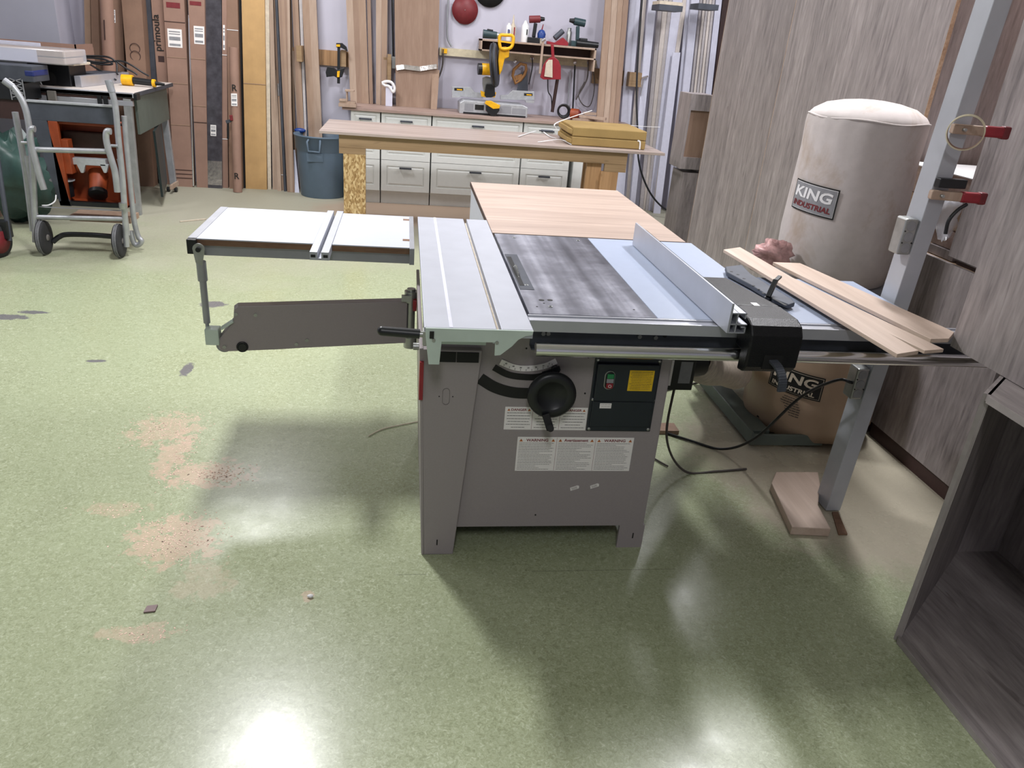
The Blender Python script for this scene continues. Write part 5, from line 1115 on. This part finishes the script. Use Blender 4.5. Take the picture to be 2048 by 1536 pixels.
for i in range(4):
    lean('bundle_board', (xs[i], xs[i+1]-.5, 0), (xb_[i], xb_[i+1]-.5, 250), ('brown2', 'brown3', 'brown2', 'brown')[i], ('leftmost board', 'second board from the left', 'third board from the left', 'rightmost board')[i]+' of the brown bundle right of the tool shelf', 'board', .03, group=G, zb=ZW+.001, yb=8.22, yt=8.50)
# white mouldings
G = 'white mouldings leaning in the right back corner'
nth = ['leftmost', 'second', 'third', 'fourth', 'fifth', 'sixth', 'seventh', 'eighth', 'ninth', 'tenth', 'eleventh', 'twelfth', 'thirteenth', 'fourteenth', 'fifteenth', 'sixteenth', 'seventeenth', 'eighteenth', 'nineteenth', 'twentieth']
mo = [((1260, 1281, 0), (1240, 1258, 330), 'wtrim', .02, 8.55, 8.45), ((1285, 1293, 0), (1256, 1262, 380), 'wtrim3', .02, 8.54, 8.42), ((1298, 1314, 0), (1262, 1272, 400), 'wtrim', .03, 8.45, 8.30), ((1318, 1326, 0), (1280, 1287, 410), 'wtrim2', .03, 8.56, 8.42),
      ((1327, 1337, 0), (1287, 1293, 412), 'wtrim3', .02, 8.56, 8.40), ((1338, 1346, 0), (1292, 1298, 412), 'wtrim2', .02, 8.56, 8.38), ((1346, 1366, 0), (1298, 1306, 415), 'wtrim', .02, 8.54, 8.36), ((1366, 1374, 0), (1306, 1312, 416), 'wtrim3', .02, 8.52, 8.34),
      ((1374, 1381, 0), (1334, 1340, 420), 'wtrim', .02, 8.50, 8.32), ((1383, 1399, 0), (1342, 1352, 424), 'wtrim', .03, 8.46, 8.26), ((1400, 1405, 0), (1356, 1360, 424), 'wtrim2', .02, 8.5, 8.3), ((1407, 1412, 0), (1362, 1366, 424), 'wtrim3', .02, 8.5, 8.3),
      ((1413, 1418, 0), (1368, 1372, 424), 'wtrim2', .02, 8.5, 8.3), ((1419, 1424, 0), (1374, 1378, 424), 'wtrim3', .02, 8.5, 8.3), ((1425, 1430, 0), (1380, 1384, 424), 'wtrim2', .02, 8.5, 8.3), ((1432, 1444, 0), (1386, 1396, 424), 'wtrim', .02, 8.5, 8.3)]
wdesc = {'wtrim': 'white', 'wtrim2': 'greyish white', 'wtrim3': 'cream white'}
for i, (tt, bb, mt, th_, yt_, yb_) in enumerate(mo):
    lean('white_moulding', tt, bb, mt, f'{wdesc[mt]} moulding, {nth[i]} from the left in the right back corner'.replace('leftmost from the left', 'leftmost one'), 'moulding', th_, group=G, yt=yt_, yb=yb_)
lean('white_moulding', (1346, 1361, 105), (1308, 1322, 418), 'wtrim', 'bright white flat moulding with a slanted top end, in front of the others', 'moulding', .012, group=G, yb=8.22, yt=8.4)
lean('hardboard_sheet', (1446, 1466, 0), (1398, 1420, 424), 'dbrown', 'dark brown panel between the mouldings and the tall grey cabinets', 'panel', .02, yb=8.35)
b = MB().tube([W(1280, 0, y=8.30)+V((0, 0, .3)), W(1272, 150, y=8.22), W(1262, 260, y=8.15), W(1274, 330, y=8.05), W(1296, 385, y=8.0), W(1330, 418, y=7.9), V((W(1362, 430, y=7.7).x, 7.7, .012))], .010, 8)
solo('black_hose', MB().tube(curve([W(1280, 0, y=8.30)+V((0, 0, .3)), W(1274, 150, y=8.20), W(1275, 260, y=8.10), W(1279, 330, y=8.0), W(1300, 385, y=8.0), W(1330, 418, y=7.98), W(1364, 430, y=7.98)], 8), .010, 8), 'black', 'black hose curving down in front of the white mouldings to the floor', 'hose')
a = W(1305, 0, y=8.05)
t = thing('wall_bracket', 'dark arm of the storage rack above the white mouldings at left', 'bracket', tuple(a))
for k, (p_, q_, lb) in enumerate((((1319, 8), (1366, 14), 'left dark rack arm holding the white mouldings'), ((1398, 6), (1438, 11), 'right dark rack arm holding the white mouldings'))):
    A_ = W(*p_, y=8.0); B_ = W(*q_, y=8.0)
    bb_ = MB().box(A_.x, B_.x, 8.0, 8.25, A_.z-.05, A_.z)
    if k == 0: part('arm', bb_, 'lead', t); part('top_board', MB().box(A_.x, B_.x-.01, 8.0, 8.24, A_.z+.001, A_.z+.03), 'ltan', t)
    else: solo('wall_bracket', bb_, 'lead', lb, 'bracket')
t['label'] = 'left dark rack arm with pale board, above the white mouldings'

# ================================================================== BIN
cb = W(645, 392, z=0); bxc = V((cb.x, min(cb.y+.22, 8.26), 0)); r1 = (W(689, 380, y=bxc.y).x-W(601, 380, y=bxc.y).x)/2; 
zh = W(640, 268, y=bxc.y).z
t = thing('trash_bin', 'round blue grey rubbish bin beside the workbench leg', 'bin', tuple(bxc))
r2 = (W(697, 275, y=bxc.y).x-W(586, 275, y=bxc.y).x)/2*.98
b = MB().lathe([(r1*.98, 0), (r1, .01), (r2*.93, zh-.16), (r2*.935, zh-.15), (r2*.97, zh-.14), (r2*.985, zh-.02), (r2*1.03, zh-.015), (r2*1.03, zh), (r2*.96, zh), (r2*.94, zh-.1), (r1*.94, .02), (.001, .02)], bxc, seg=48); bn = part('barrel', b, 'bin', t)
b = MB()
ah = -1.75
def hp_(a, z, r): return V((bxc.x+r*math.cos(a), bxc.y+r*math.sin(a), z))
b.tube([hp_(ah-.22, zh-.03, r2*.98), hp_(ah-.22, zh-.05, r2*1.1), hp_(ah-.2, zh-.14, r2*1.08), hp_(ah+.2, zh-.14, r2*1.08), hp_(ah+.22, zh-.05, r2*1.1), hp_(ah+.22, zh-.03, r2*.98)], .011, 8)
b.beam(hp_(ah, zh-.16, r2*.95), hp_(ah, zh-.24, r2*.93), .16, .01, (0, -1, 0)); part('handle', b, 'bin', t)
part('liner_edge', MB().ball(hp_(2.6, zh+.005, r2*1.0), .05, (1.2, .6, .5)), 'blue', t)
# ================================================================== PORTABLE SAW ON FOLDING STAND
yt_ = 5.70
t = thing('portable_table_saw', 'orange portable table saw tipped upright on its folded tubular wheeled stand', 'portable saw', (-2.25, 5.7, 0))
def tb(name, pts, r, y=yt_, mat='tube', n=5, lab=None):
    p = [W(a[0], a[1], y=(a[2] if len(a) > 2 else y)) for a in pts]
    return part(name, MB().tube(curve(p, n) if len(p) > 2 else p, r, 12), mat, t, label=lab)
tb('stand_handle', [(12, 163), (27, 175), (46, 205), (56, 240), (62, 290), (66, 345), (69, 420), (71, 484)], .020, y=5.62)
tb('stand_handle', [(220, 163), (224, 184), (231, 215), (237, 280), (246, 370), (253, 493)], .020, y=5.62)
tb('handle_grip', [(216.5, 160), (224, 184)], .023, y=5.62, mat='gsteel'); tb('handle_grip', [(8, 161), (26, 174)], .023, y=5.62, mat='gsteel')
tb('folded_leg', [(30, 224), (41, 284), (52, 350), (66, 462)], .020, y=5.75)
tb('folded_leg', [(248, 232), (253, 294), (262, 385), (268, 440), (276, 472), (283, 482), (276, 490), (268, 486), (261, 462)], .019, y=5.80)
tb('hook_tube', [(70, 258), (63, 258), (60, 268), (62, 288), (70, 318), (78, 348), (88, 379)], .021, y=5.54)
tb('hook_tube', [(222, 263), (214, 263), (212, 274), (215, 292), (223, 320), (230, 345), (235, 384)], .021, y=5.54)
tb('inner_tube', [(53, 312), (62, 360), (70, 420), (80, 455)], .015, y=5.68); tb('inner_tube', [(238, 318), (246, 360), (250, 420), (256, 470)], .015, y=5.70)
tb('cross_bar', [(68, 299), (216, 303)], .018, y=5.56, lab='bright upper cross bar'); tb('cross_bar', [(72, 434), (247, 438)], .017, y=5.62)
tb('short_bar', [(43, 285), (58, 286)], .010, y=5.62); tb('short_bar', [(212, 291), (236, 292)], .010, y=5.60)
p = W(78, 413, y=5.64); q = W(242, 421, y=5.64); part('flat_rail', MB().box(p.x, q.x, 5.62, 5.65, min(p.z, q.z), max(p.z, q.z)), 'tube', t, .002)
p = W(246, 413, y=5.6); part('collar', MB().cyl(p-V((0, 0, .015)), p+V((0, 0, .025)), .026, 16), 'steel', t)
for px, py in ((89, 482), (239, 485)):
    c = W(px, py, y=5.62); c.z = .118; ax = V((1, .04, 0)).normalized()
    prof = [(.07, -.024), (.10, -.024), (.114, -.018), (.118, -.008), (.118, .008), (.114, .018), (.10, .024), (.07, .024)]
    w_ = part('wheel', MB().lathe(prof, c, ax, 36), 'rubber', t)
    part('hub', MB().lathe([(.001, .026), (.02, .03), (.025, .012), (.068, .016), (.074, .02), (.074, -.02), (.068, -.016), (.025, -.012), (.02, -.03), (.001, -.03)], c, ax, 28), 'hub', w_)
    for dr in (-.008, .0, .008): part('tyre_groove', MB().tor(c+ax*dr, .1178, .0018, ax, 36, 6), 'greyb', w_)
b = MB().tube(curve([W(105, 484, y=5.68), W(118, 474, y=5.70), W(135, 469, y=5.72), W(185, 470, y=5.72), W(224, 473, y=5.70)], 6), .018, 10); part('axle_bar', b, 'black', t)
# saw body: dark table (vertical) with skirt, orange tub seen from below
yp = 5.74
A = W(55, 206, y=yp); B = W(230, 212, y=yp); Cc = W(236, 415, y=yp); Dd = W(80, 412, y=yp)
xl, xr = A.x, B.x; zt2 = (A.z+B.z)/2; zb2 = (Cc.z+Dd.z)/2; zk = W(150, 245, y=yp).z
b = MB(); b.box(xl, xr, yp, yp+.03, zk, zt2); b.prism([(xl, yp, zk), (xl+.10, yp, zk), (xl+.17, yp, zb2), (xl+.10, yp, zb2)], (0, .03, 0)); b.box(xl, xr, yp+.03, yp+.06, zt2-.02, zt2)
part('table_skirt', b, 'lead', t, .002)
part('table_edge', MB().box(xl-.005, xr, yp-.01, yp+.03, zt2, zt2+.012), 'greyl', t)
b = MB(); xo0, xo1 = xl+.105, xr-.01; b.box(xo0, xo1, yp+.19, yp+.20, zb2, zk)
b.box(xo0, xo0+.015, yp+.03, yp+.19, zb2, zk); b.box(xo1-.015, xo1, yp+.03, yp+.19, zb2, zk); b.box(xo0, xo1, yp+.03, yp+.19, zk-.02, zk); b.box(xo0, xo1, yp+.03, yp+.19, zb2, zb2+.02)
b.box(xo0, xo0+.06, yp+.0, yp+.03, zb2, zk-.0); b.box(xo0+.05, xo0+.10, yp+.02, yp+.10, zb2+.22, zk-.12)
part('orange_tub', b, 'orange', t, .004)
def q(px, py, y): return W(px, py, y=y)
p0 = q(134, 313, 5.84); p1 = q(216, 331, 5.84); b = MB().box(p0.x, p1.x, 5.80, 5.86, p1.z, p0.z)
for px in (166, 212): c = q(px, 336, 5.83); b.prism([(c.x-.03, 5.80, c.z+.03), (c.x+.03, 5.80, c.z+.03), (c.x+.008, 5.80, c.z-.03), (c.x-.008, 5.80, c.z-.03)], (0, .03, 0))
part('trunnion', b, 'greyl', t, .003)
c = q(200, 372, 5.85); part('dust_chute', MB().cyl(c+V((-.02, .06, .08)), c+V((.0, -.05, -.03)), .065, 20, .055), 'orange', t); part('chute_ring', MB().cyl(c+V((.0, -.05, -.03)), c+V((.004, -.07, -.05)), .062, 20), 'black', t)
c = q(128, 375, 5.83); part('motor', MB().cyl(c+V((0, 0, -.06)), c+V((0, 0, .04)), .06, 20), 'black', t); part('elevation_plate', MB().lathe([(.001, 0), (.08, .0), (.08, .008), (.001, .012)], c+V((0, -.01, .05)), seg=24), 'greyb', t)
part('blade_guard', MB().box(q(126, 262, 5.9).x, q(210, 262, 5.9).x, 5.88, 5.95, q(150, 305, 5.9).z, q(150, 262, 5.9).z), 'dbrown', t, .01)
part('handwheel', MB().cyl(q(112, 300, 5.86)-V((0, .01, 0)), q(112, 300, 5.86)+V((0, .05, 0)), .05, 20), 'black', t)
c0_ = q(122, 405, 5.76); part('grille', MB().box(c0_.x, c0_.x+.42, 5.74, 5.78, c0_.z-.015, c0_.z+.015), 'black', t)
b = MB().tube(curve([q(112, 390, 5.70), q(110, 402, 5.68), q(98, 410, 5.66), q(84, 411, 5.65)], 5), .005, 6); part('cord', b, 'paper', t)
part('base_board', MB().box(xo0, xo1-.02, yp+.1, yp+.3, .19, .23), 'brown2', t)
# ================================================================== GREEN TABLE AT LEFT
ZG = 1.0; yg0 = 6.85; yg1 = 8.22
gx1 = W(262, 190, y=yg0).x; gx0 = W(70, 178, y=yg0).x-1.2
t = thing('work_table', 'grey green steel work table with worn pale top at the left wall', 'table', ((gx0+gx1)/2, 7.4, 0))
gxb = W(343, 160, y=yg1).x; gd = gxb-gx1
b = MB().prism([(gx0, yg0+.08, ZG-.03), (gx1+.0, yg0+.08, ZG-.03), (gxb, yg1, ZG-.03), (gx0, yg1, ZG-.03)], (0, 0, .03)); part('tabletop', b, 'wtrim3', t, .003)
part('top_edge', MB().prism([(gx1+.001, yg0+.08, ZG-.032), (gx1+.01, yg0+.08, ZG-.032), (gxb+.01, yg1, ZG-.032), (gxb+.001, yg1, ZG-.032)], (0, 0, .03)), 'lead', t)
b = MB(); b.box(gx0, gx1+.02, yg0, yg0+.075, ZG-.035, ZG-.005); b.box(gx0, gx1, yg0+.01, yg0+.05, ZG-.10, ZG-.06); b.box(gx0, gx1+.01, yg0, yg0+.012, ZG-.035, ZG+.003)
part('front_rail', b, 'alu', t, .002); part('rail_cap', MB().box(gx1+.02, gx1+.045, yg0-.01, yg0+.08, ZG-.05, ZG+.0), 'black', t, .003)
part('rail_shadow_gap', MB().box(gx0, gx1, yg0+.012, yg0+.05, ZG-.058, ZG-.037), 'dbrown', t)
for px in (100, 200, 212, 228): c = W(px, 198, y=yg0); part('rail_clip', MB().box(c.x-.02, c.x+.012, yg0-.005, yg0+.01, ZG-.12, ZG-.03), 'black', t)
c = W(104, 194, y=yg0-.02); part('slide_block', MB().box(c.x-.03, c.x+.03, yg0-.03, yg0, ZG-.11, ZG-.02), 'hub', t, .003)
part('steel_skirt', MB().prism([(gx1+.0, yg0+.12, ZG-.33), (gxb-.04, yg1-.05, ZG-.33), (gxb-.04, yg1-.05, ZG-.033), (gx1+.0, yg0+.12, ZG-.033)], (-.02, 0, 0)), 'greent', t)
def leg(p0_, p1_, w=.07): part('leg', MB().beam(p0_, p1_, w, w*.7, (0, 1, 0)), 'tube', t, .003)
leg(W(255, 197, y=yg0+.03), V((W(283, 425, z=0).x, yg0+.10, 0.0)), .06)
leg(V((gxb-.07, yg1-.1, ZG-.3)), V((gxb-.04, yg1-.14, .06)), .06); leg((gx0+.1, yg0+.05, ZG-.04), (gx0+.1, yg0+.05, 0)); leg((gx0+.1, yg1-.1, ZG-.04), (gx0+.1, yg1-.1, 0))
part('dark_side_panel', MB().prism([(gx1+.03, yg0+.45, .09), (gxb-.08, yg1-.2, .09), (gxb-.08, yg1-.2, ZG-.34), (gx1+.02, yg0+.45, ZG-.34)], (-.02, 0, 0)), 'dgreen', t)
part('foot_block', MB().box(gx1-.05, gxb-.02, yg1-.35, yg1-.1, .045, .09), 'brown3', t, .002)
for x_ in (gx1-.05, gxb-.07): part('caster', MB().cyl((x_-.012, yg1-.22, .024), (x_+.012, yg1-.22, .024), .024, 16), 'black', t)
tx = lambda px, y: W(px, 150, y=y).x
# benchtop tool with round mouth
yq = 7.05; zq = ZG+.001
x0_, x1_ = tx(75, yq), tx(140, yq); t = thing('router_motor_box', 'black benchtop machine with a round handle on the green table', 'machine', ((x0_+x1_)/2, yq+.2, zq))
hh = .16
part('body', MB().box(x0_, x1_, yq, yq+.35, zq, zq+hh), 'black', t, .006); part('top_plate', MB().box(x0_+.0, x1_+.04, yq-.0, yq+.36, zq+hh, zq+hh+.018), 'ltan', t, .002)
c = V(((x0_+x1_)/2-.04, yq-.005, zq+.03)); part('bail_handle', MB().tor(c, .07, .008, (0, 1, 0), 24, 8, 0, 180), 'steel', t)
part('mouth', MB().lathe([(.06, -.001), (.06, .0)], c+V((.0, .0, .02)), (0, -1, 0), 24), 'blackm', t)
p = W(141, 172, y=7.15); q_ = W(240, 145, y=7.55)
xe = W(258, 150, y=7.95).x-.05; b = MB().prism([(x1_+.02, yq+.02, zq), (x1_+.02, yq+.02, zq+.085), (xe, 7.95, zq+.085), (xe, 7.95, zq)], (.05, .0, 0)); solo('aluminium_profile', b, 'alu', 'aluminium fence profile lying diagonally on the green table', 'profile', bevel=.003)
b = MB().prism([(x1_-.10, yq+.38, zq+.0), (x1_+.08, yq+.38, zq+.0), (x1_+.08, yq+.38, zq+.09), (x1_-.10, yq+.38, zq+.09)], (.06, .42, 0)); solo('tool_tray', b, 'lead', 'dark tray behind the aluminium profile on the green table', 'tray', bevel=.004)
def cord(pts, label, y=7.75, r=.008, m_='black'):
    b = MB().tube(curve([W(a[0], a[1], y=a[2] if len(a) > 2 else y) for a in pts], 7), r, 8); solo('black_cable', b, m_, label, 'cable', 'cable tangle on the green table')
cord([(155, 112), (190, 135), (232, 160, 7.65)], 'straight black cable crossing the tangle down to the grinder')
cord([(155, 113), (180, 112), (215, 114), (232, 125), (234, 145, 7.7), (236, 150, 7.7)], 'black cable looping over the tangle on the green table')
cord([(160, 118), (200, 125), (240, 122), (262, 130), (285, 145), (298, 152, 7.75)], 'black cable trailing right from the tangle on the green table')
cord([(156, 120), (195, 128), (225, 128), (205, 118), (170, 116), (156, 122)], 'thick black loop in the middle of the cable tangle')
cord([(232, 122), (250, 135), (268, 145), (275, 150)], 'short black cable falling towards the yellow grinder')
c = W(256, 155, y=7.55); c.z = zq+.045
t = thing('yellow_grinder', 'yellow and black straight grinder lying on the green table edge', 'power tool', (c.x, c.y, zq))
part('motor', MB().cyl(c-V((.05, 0, 0)), c+V((.04, 0, 0)), .045, 20), 'yellow', t, .004); part('grip', MB().cyl(c+V((.04, 0, 0)), c+V((.22, .0, -.01)), .03, 16, .027), 'black', t); part('ring', MB().cyl(c+V((.20, 0, -.01)), c+V((.225, 0, -.01)), .033, 16), 'yellow', t); part('spindle', MB().cyl(c+V((.225, 0, -.01)), c+V((.30, .0, -.015)), .018, 14, .01), 'black', t)
# crates and wrapped stack
yq = 6.55
x0_, x1_ = W(-70, 170, y=yq).x, W(47, 170, y=yq).x; zc0 = W(30, 172, y=yq).z
t = thing('storage_crate', 'black patterned storage crate with blue contents, stacked left of the green table top', 'crate', ((x0_+x1_)/2, yq, .0))
za_, zb_2 = W(30, 200, y=yq).z, W(30, 130, y=yq).z
part('upper_crate', MB().box(x0_, x1_+.08, yq, yq+.28, (za_+zb_2)/2+.01, zb_2), 'lead', t, .006); part('lower_crate', MB().box(x0_, x1_, yq, yq+.28, za_, (za_+zb_2)/2), 'black', t, .004)
part('blue_bag', MB().box(x1_+.02, x1_+.085, yq-.004, yq+.26, (za_+zb_2)/2+.05, zb_2-.03), 'bluei', t, .01)
b = MB()
for k in range(4):
    z0_ = za_+.02+k*.035; b.beam((x1_-.09, yq-.004, z0_), (x1_-.01, yq-.004, z0_+.028), .006, .004, (0, 1, 0)); b.beam((x1_-.01, yq-.004, z0_), (x1_-.09, yq-.004, z0_+.028), .006, .004, (0, 1, 0))
b.box(x1_-.10, x1_-.094, yq-.005, yq, za_, zb_2-.1); b.box(x1_-.006, x1_, yq-.005, yq, za_, zb_2-.1)
part('lattice', b, 'greyb', t); part('stand', MB().box(x0_+.02, x1_-.02, yq+.02, yq+.26, .78, za_), 'dbrown', t); part('stand_base', MB().box(x0_+.02, x1_-.62, yq+.02, yq+.26, 0, .779), 'brown', t)
ya_ = 6.75; x0_, x1_ = W(-90, 110, y=ya_).x, W(129, 110, y=ya_).x; z0_, z1_ = W(60, 126, y=ya_).z, W(60, 97, y=ya_).z
t = thing('wrapped_packs', 'two flat wooden packs wrapped in clear film on top of the crates', 'packs', ((x0_+x1_)/2, ya_+.2, z0_))
xm = W(72, 110, y=ya_).x
part('pack', MB().box(x0_, x1_-.02, ya_+.02, ya_+.42, z0_+.005, (z0_+z1_)/2-.003), 'brown3', t, .006); part('pack', MB().box(x0_, x1_-.015, ya_+.02, ya_+.42, (z0_+z1_)/2+.003, z1_-.004), 'brown3', t, .006)
part('film', MB().box(x0_-.01, x1_, ya_, ya_+.44, z0_, z1_+.004), 'clear', t, .01); part('support_board', MB().box(x0_, x1_-.28, ya_+.0, ya_+.4, z0_-.06, z0_-.002), 'black', t, .003)
part('white_face', MB().box(x0_, xm, ya_+.012, ya_+.018, z0_+.008, z1_-.006), 'wtrim', t)
t = thing('cardboard_tray', 'open cardboard box standing behind the wrapped packs, against the grey wall', 'box', (-3.6, 7.9, ZG)); yk = 7.7
p = W(-80, 100, y=yk); q_ = W(153, 105, y=yk); zz = W(100, 85, y=yk).z
b = MB(); b.box(p.x, q_.x, yk, yk+.01, ZG+.001, zz); b.box(p.x, q_.x, yk+.4, yk+.41, ZG+.001, zz-.03); b.box(q_.x-.01, q_.x, yk, yk+.4, ZG+.001, zz); part('box_wall', b, 'card', t)
part('paper_liner', MB().box(p.x, W(82, 90, y=yk).x, yk-.012, yk-.002, zz-.06, zz-.01), 'wtrim', t, .003)
# under the table, left edge
b = crumple((-2.98, 6.5, .36), .27, .18, .35, 14, 11); solo('green_bag', b, 'gbag', 'dark green plastic bag of scraps on the floor at the left edge', 'bag')
c = W(-6, 472, y=5.5); t = thing('hand_truck', 'hand truck with a dark red wheel cut off by the left edge of the picture', 'hand truck', (c.x, 5.5, 0))
c.z = .105; part('wheel', MB().lathe([(.07, -.025), (.105, -.018), (.105, .018), (.07, .025)], c, (1, -.3, 0), 32), 'rubber', t); part('hub', MB().lathe([(.001, .03), (.075, .026), (.075, -.026), (.001, -.03)], c, (1, -.3, 0), 24), 'redl', t)
b = MB().tube([c+V((.05, .05, 0)), c+V((.05, .1, .5)), c+V((-.02, .3, .95))], .015, 10); part('frame', b, 'lead', t); part('frame_foot', MB().box(c.x-.05, c.x+.06, c.y+.02, c.y+.1, .12, .24), 'black', t, .004)
# ================================================================== FLOOR BITS
c = W(301, 1217, z=.004); a_ = R(8)
u = V((math.cos(a_), math.sin(a_), 0)); v = V((-math.sin(a_)*.2, 1, 0)).normalized()
solo('wood_chip', MB().prism([c-u*.016-v*.014-V((0, 0, .003)), c+u*.016-v*.014-V((0, 0, .003)), c+u*.017+v*.014-V((0, 0, .003)), c-u*.013+v*.014-V((0, 0, .003))], (0, 0, .004)), 'veneer', 'small square brown veneer sample lying on the green floor', 'wood sample', bevel=.0006)
b = MB().tube(curve([W(737, 872, z=.004), W(765, 858, z=.004), W(800, 850, z=.004), W(836, 843, z=.004)], 5), .0025, 6); solo('string', b, 'ltan', 'thin pale string lying on the floor left of the saw cabinet', 'string')
solo('stick', MB().beam(W(360, 443, z=.006), W(412, 438, z=.006), .014, .008), 'ltan', 'thin pale stick lying on the floor behind the sliding table', 'stick')
c = W(621, 1194, z=.002); solo('paper_scrap', crumple((c.x, c.y, .006), .010, .007, .005, 8, 3), 'paper', 'tiny white paper scrap lying on the open floor', 'scrap')
# sawdust: fine uncountable chips
b = MB(); rn = random.Random(12)
for cx_, cy_, sx_, sy_, n in ((-.74, 2.24, .07, .07, 420), (-.72, 2.66, .07, .04, 300), (-.97, 3.02, .07, .08, 380), (-.86, 2.80, .025, .10, 160), (-.72, 1.79, .05, .02, 60), (-.99, 2.42, .06, .02, 50)):
    for _ in range(n):
        x_, y_ = rn.gauss(cx_, sx_), rn.gauss(cy_, sy_); s = rn.uniform(.0015, .0042); a = rn.uniform(0, 6.28)
        u = V((math.cos(a), math.sin(a), 0))*s; v = V((-math.sin(a), math.cos(a), 0))*s*.5; z_ = .0006
        c = V((x_, y_, z_)); b.add([c-u-v, c+u-v, c+u+v, c-u+v], [(0, 1, 2, 3)])
solo('sawdust', b, 'chips', 'pinkish sawdust scattered on the green floor left of the saw', 'sawdust', stuff=True)

# ================================================================== LIGHT: fluorescent troffers in the ceiling, plus an added fill behind the camera
lampm = bpy.data.materials.new('lamp_diffuser'); lampm.use_nodes = True; M['lampm'] = pm('lamp_frame', 'dddddd', .5)
def troffer_or_fill(x, y, sx, sy, e, col=LC):
    l = bpy.data.lights.new('troffer_or_fill_light', 'AREA'); l.shape = 'RECTANGLE'; l.size = sx; l.size_y = sy; l.energy = e; l.color = col
    o = bpy.data.objects.new('troffer_or_fill_light', l); C.objects.link(o); o.location = (x, y, 3.37)
for x, y, sx, sy, e in LIGHTS: troffer_or_fill(x, y, sx, sy, e)
w = bpy.data.worlds.new('world'); bpy.context.scene.world = w; w.use_nodes = True
w.node_tree.nodes['Background'].inputs[0].default_value = (.8, .85, 1, 1); w.node_tree.nodes['Background'].inputs[1].default_value = .05
s = bpy.context.scene
s.view_settings.view_transform = 'Standard'; s.view_settings.look = 'None'; s.view_settings.gamma = 1; s.view_settings.use_curve_mapping = False
s.view_settings.exposure = EXPO
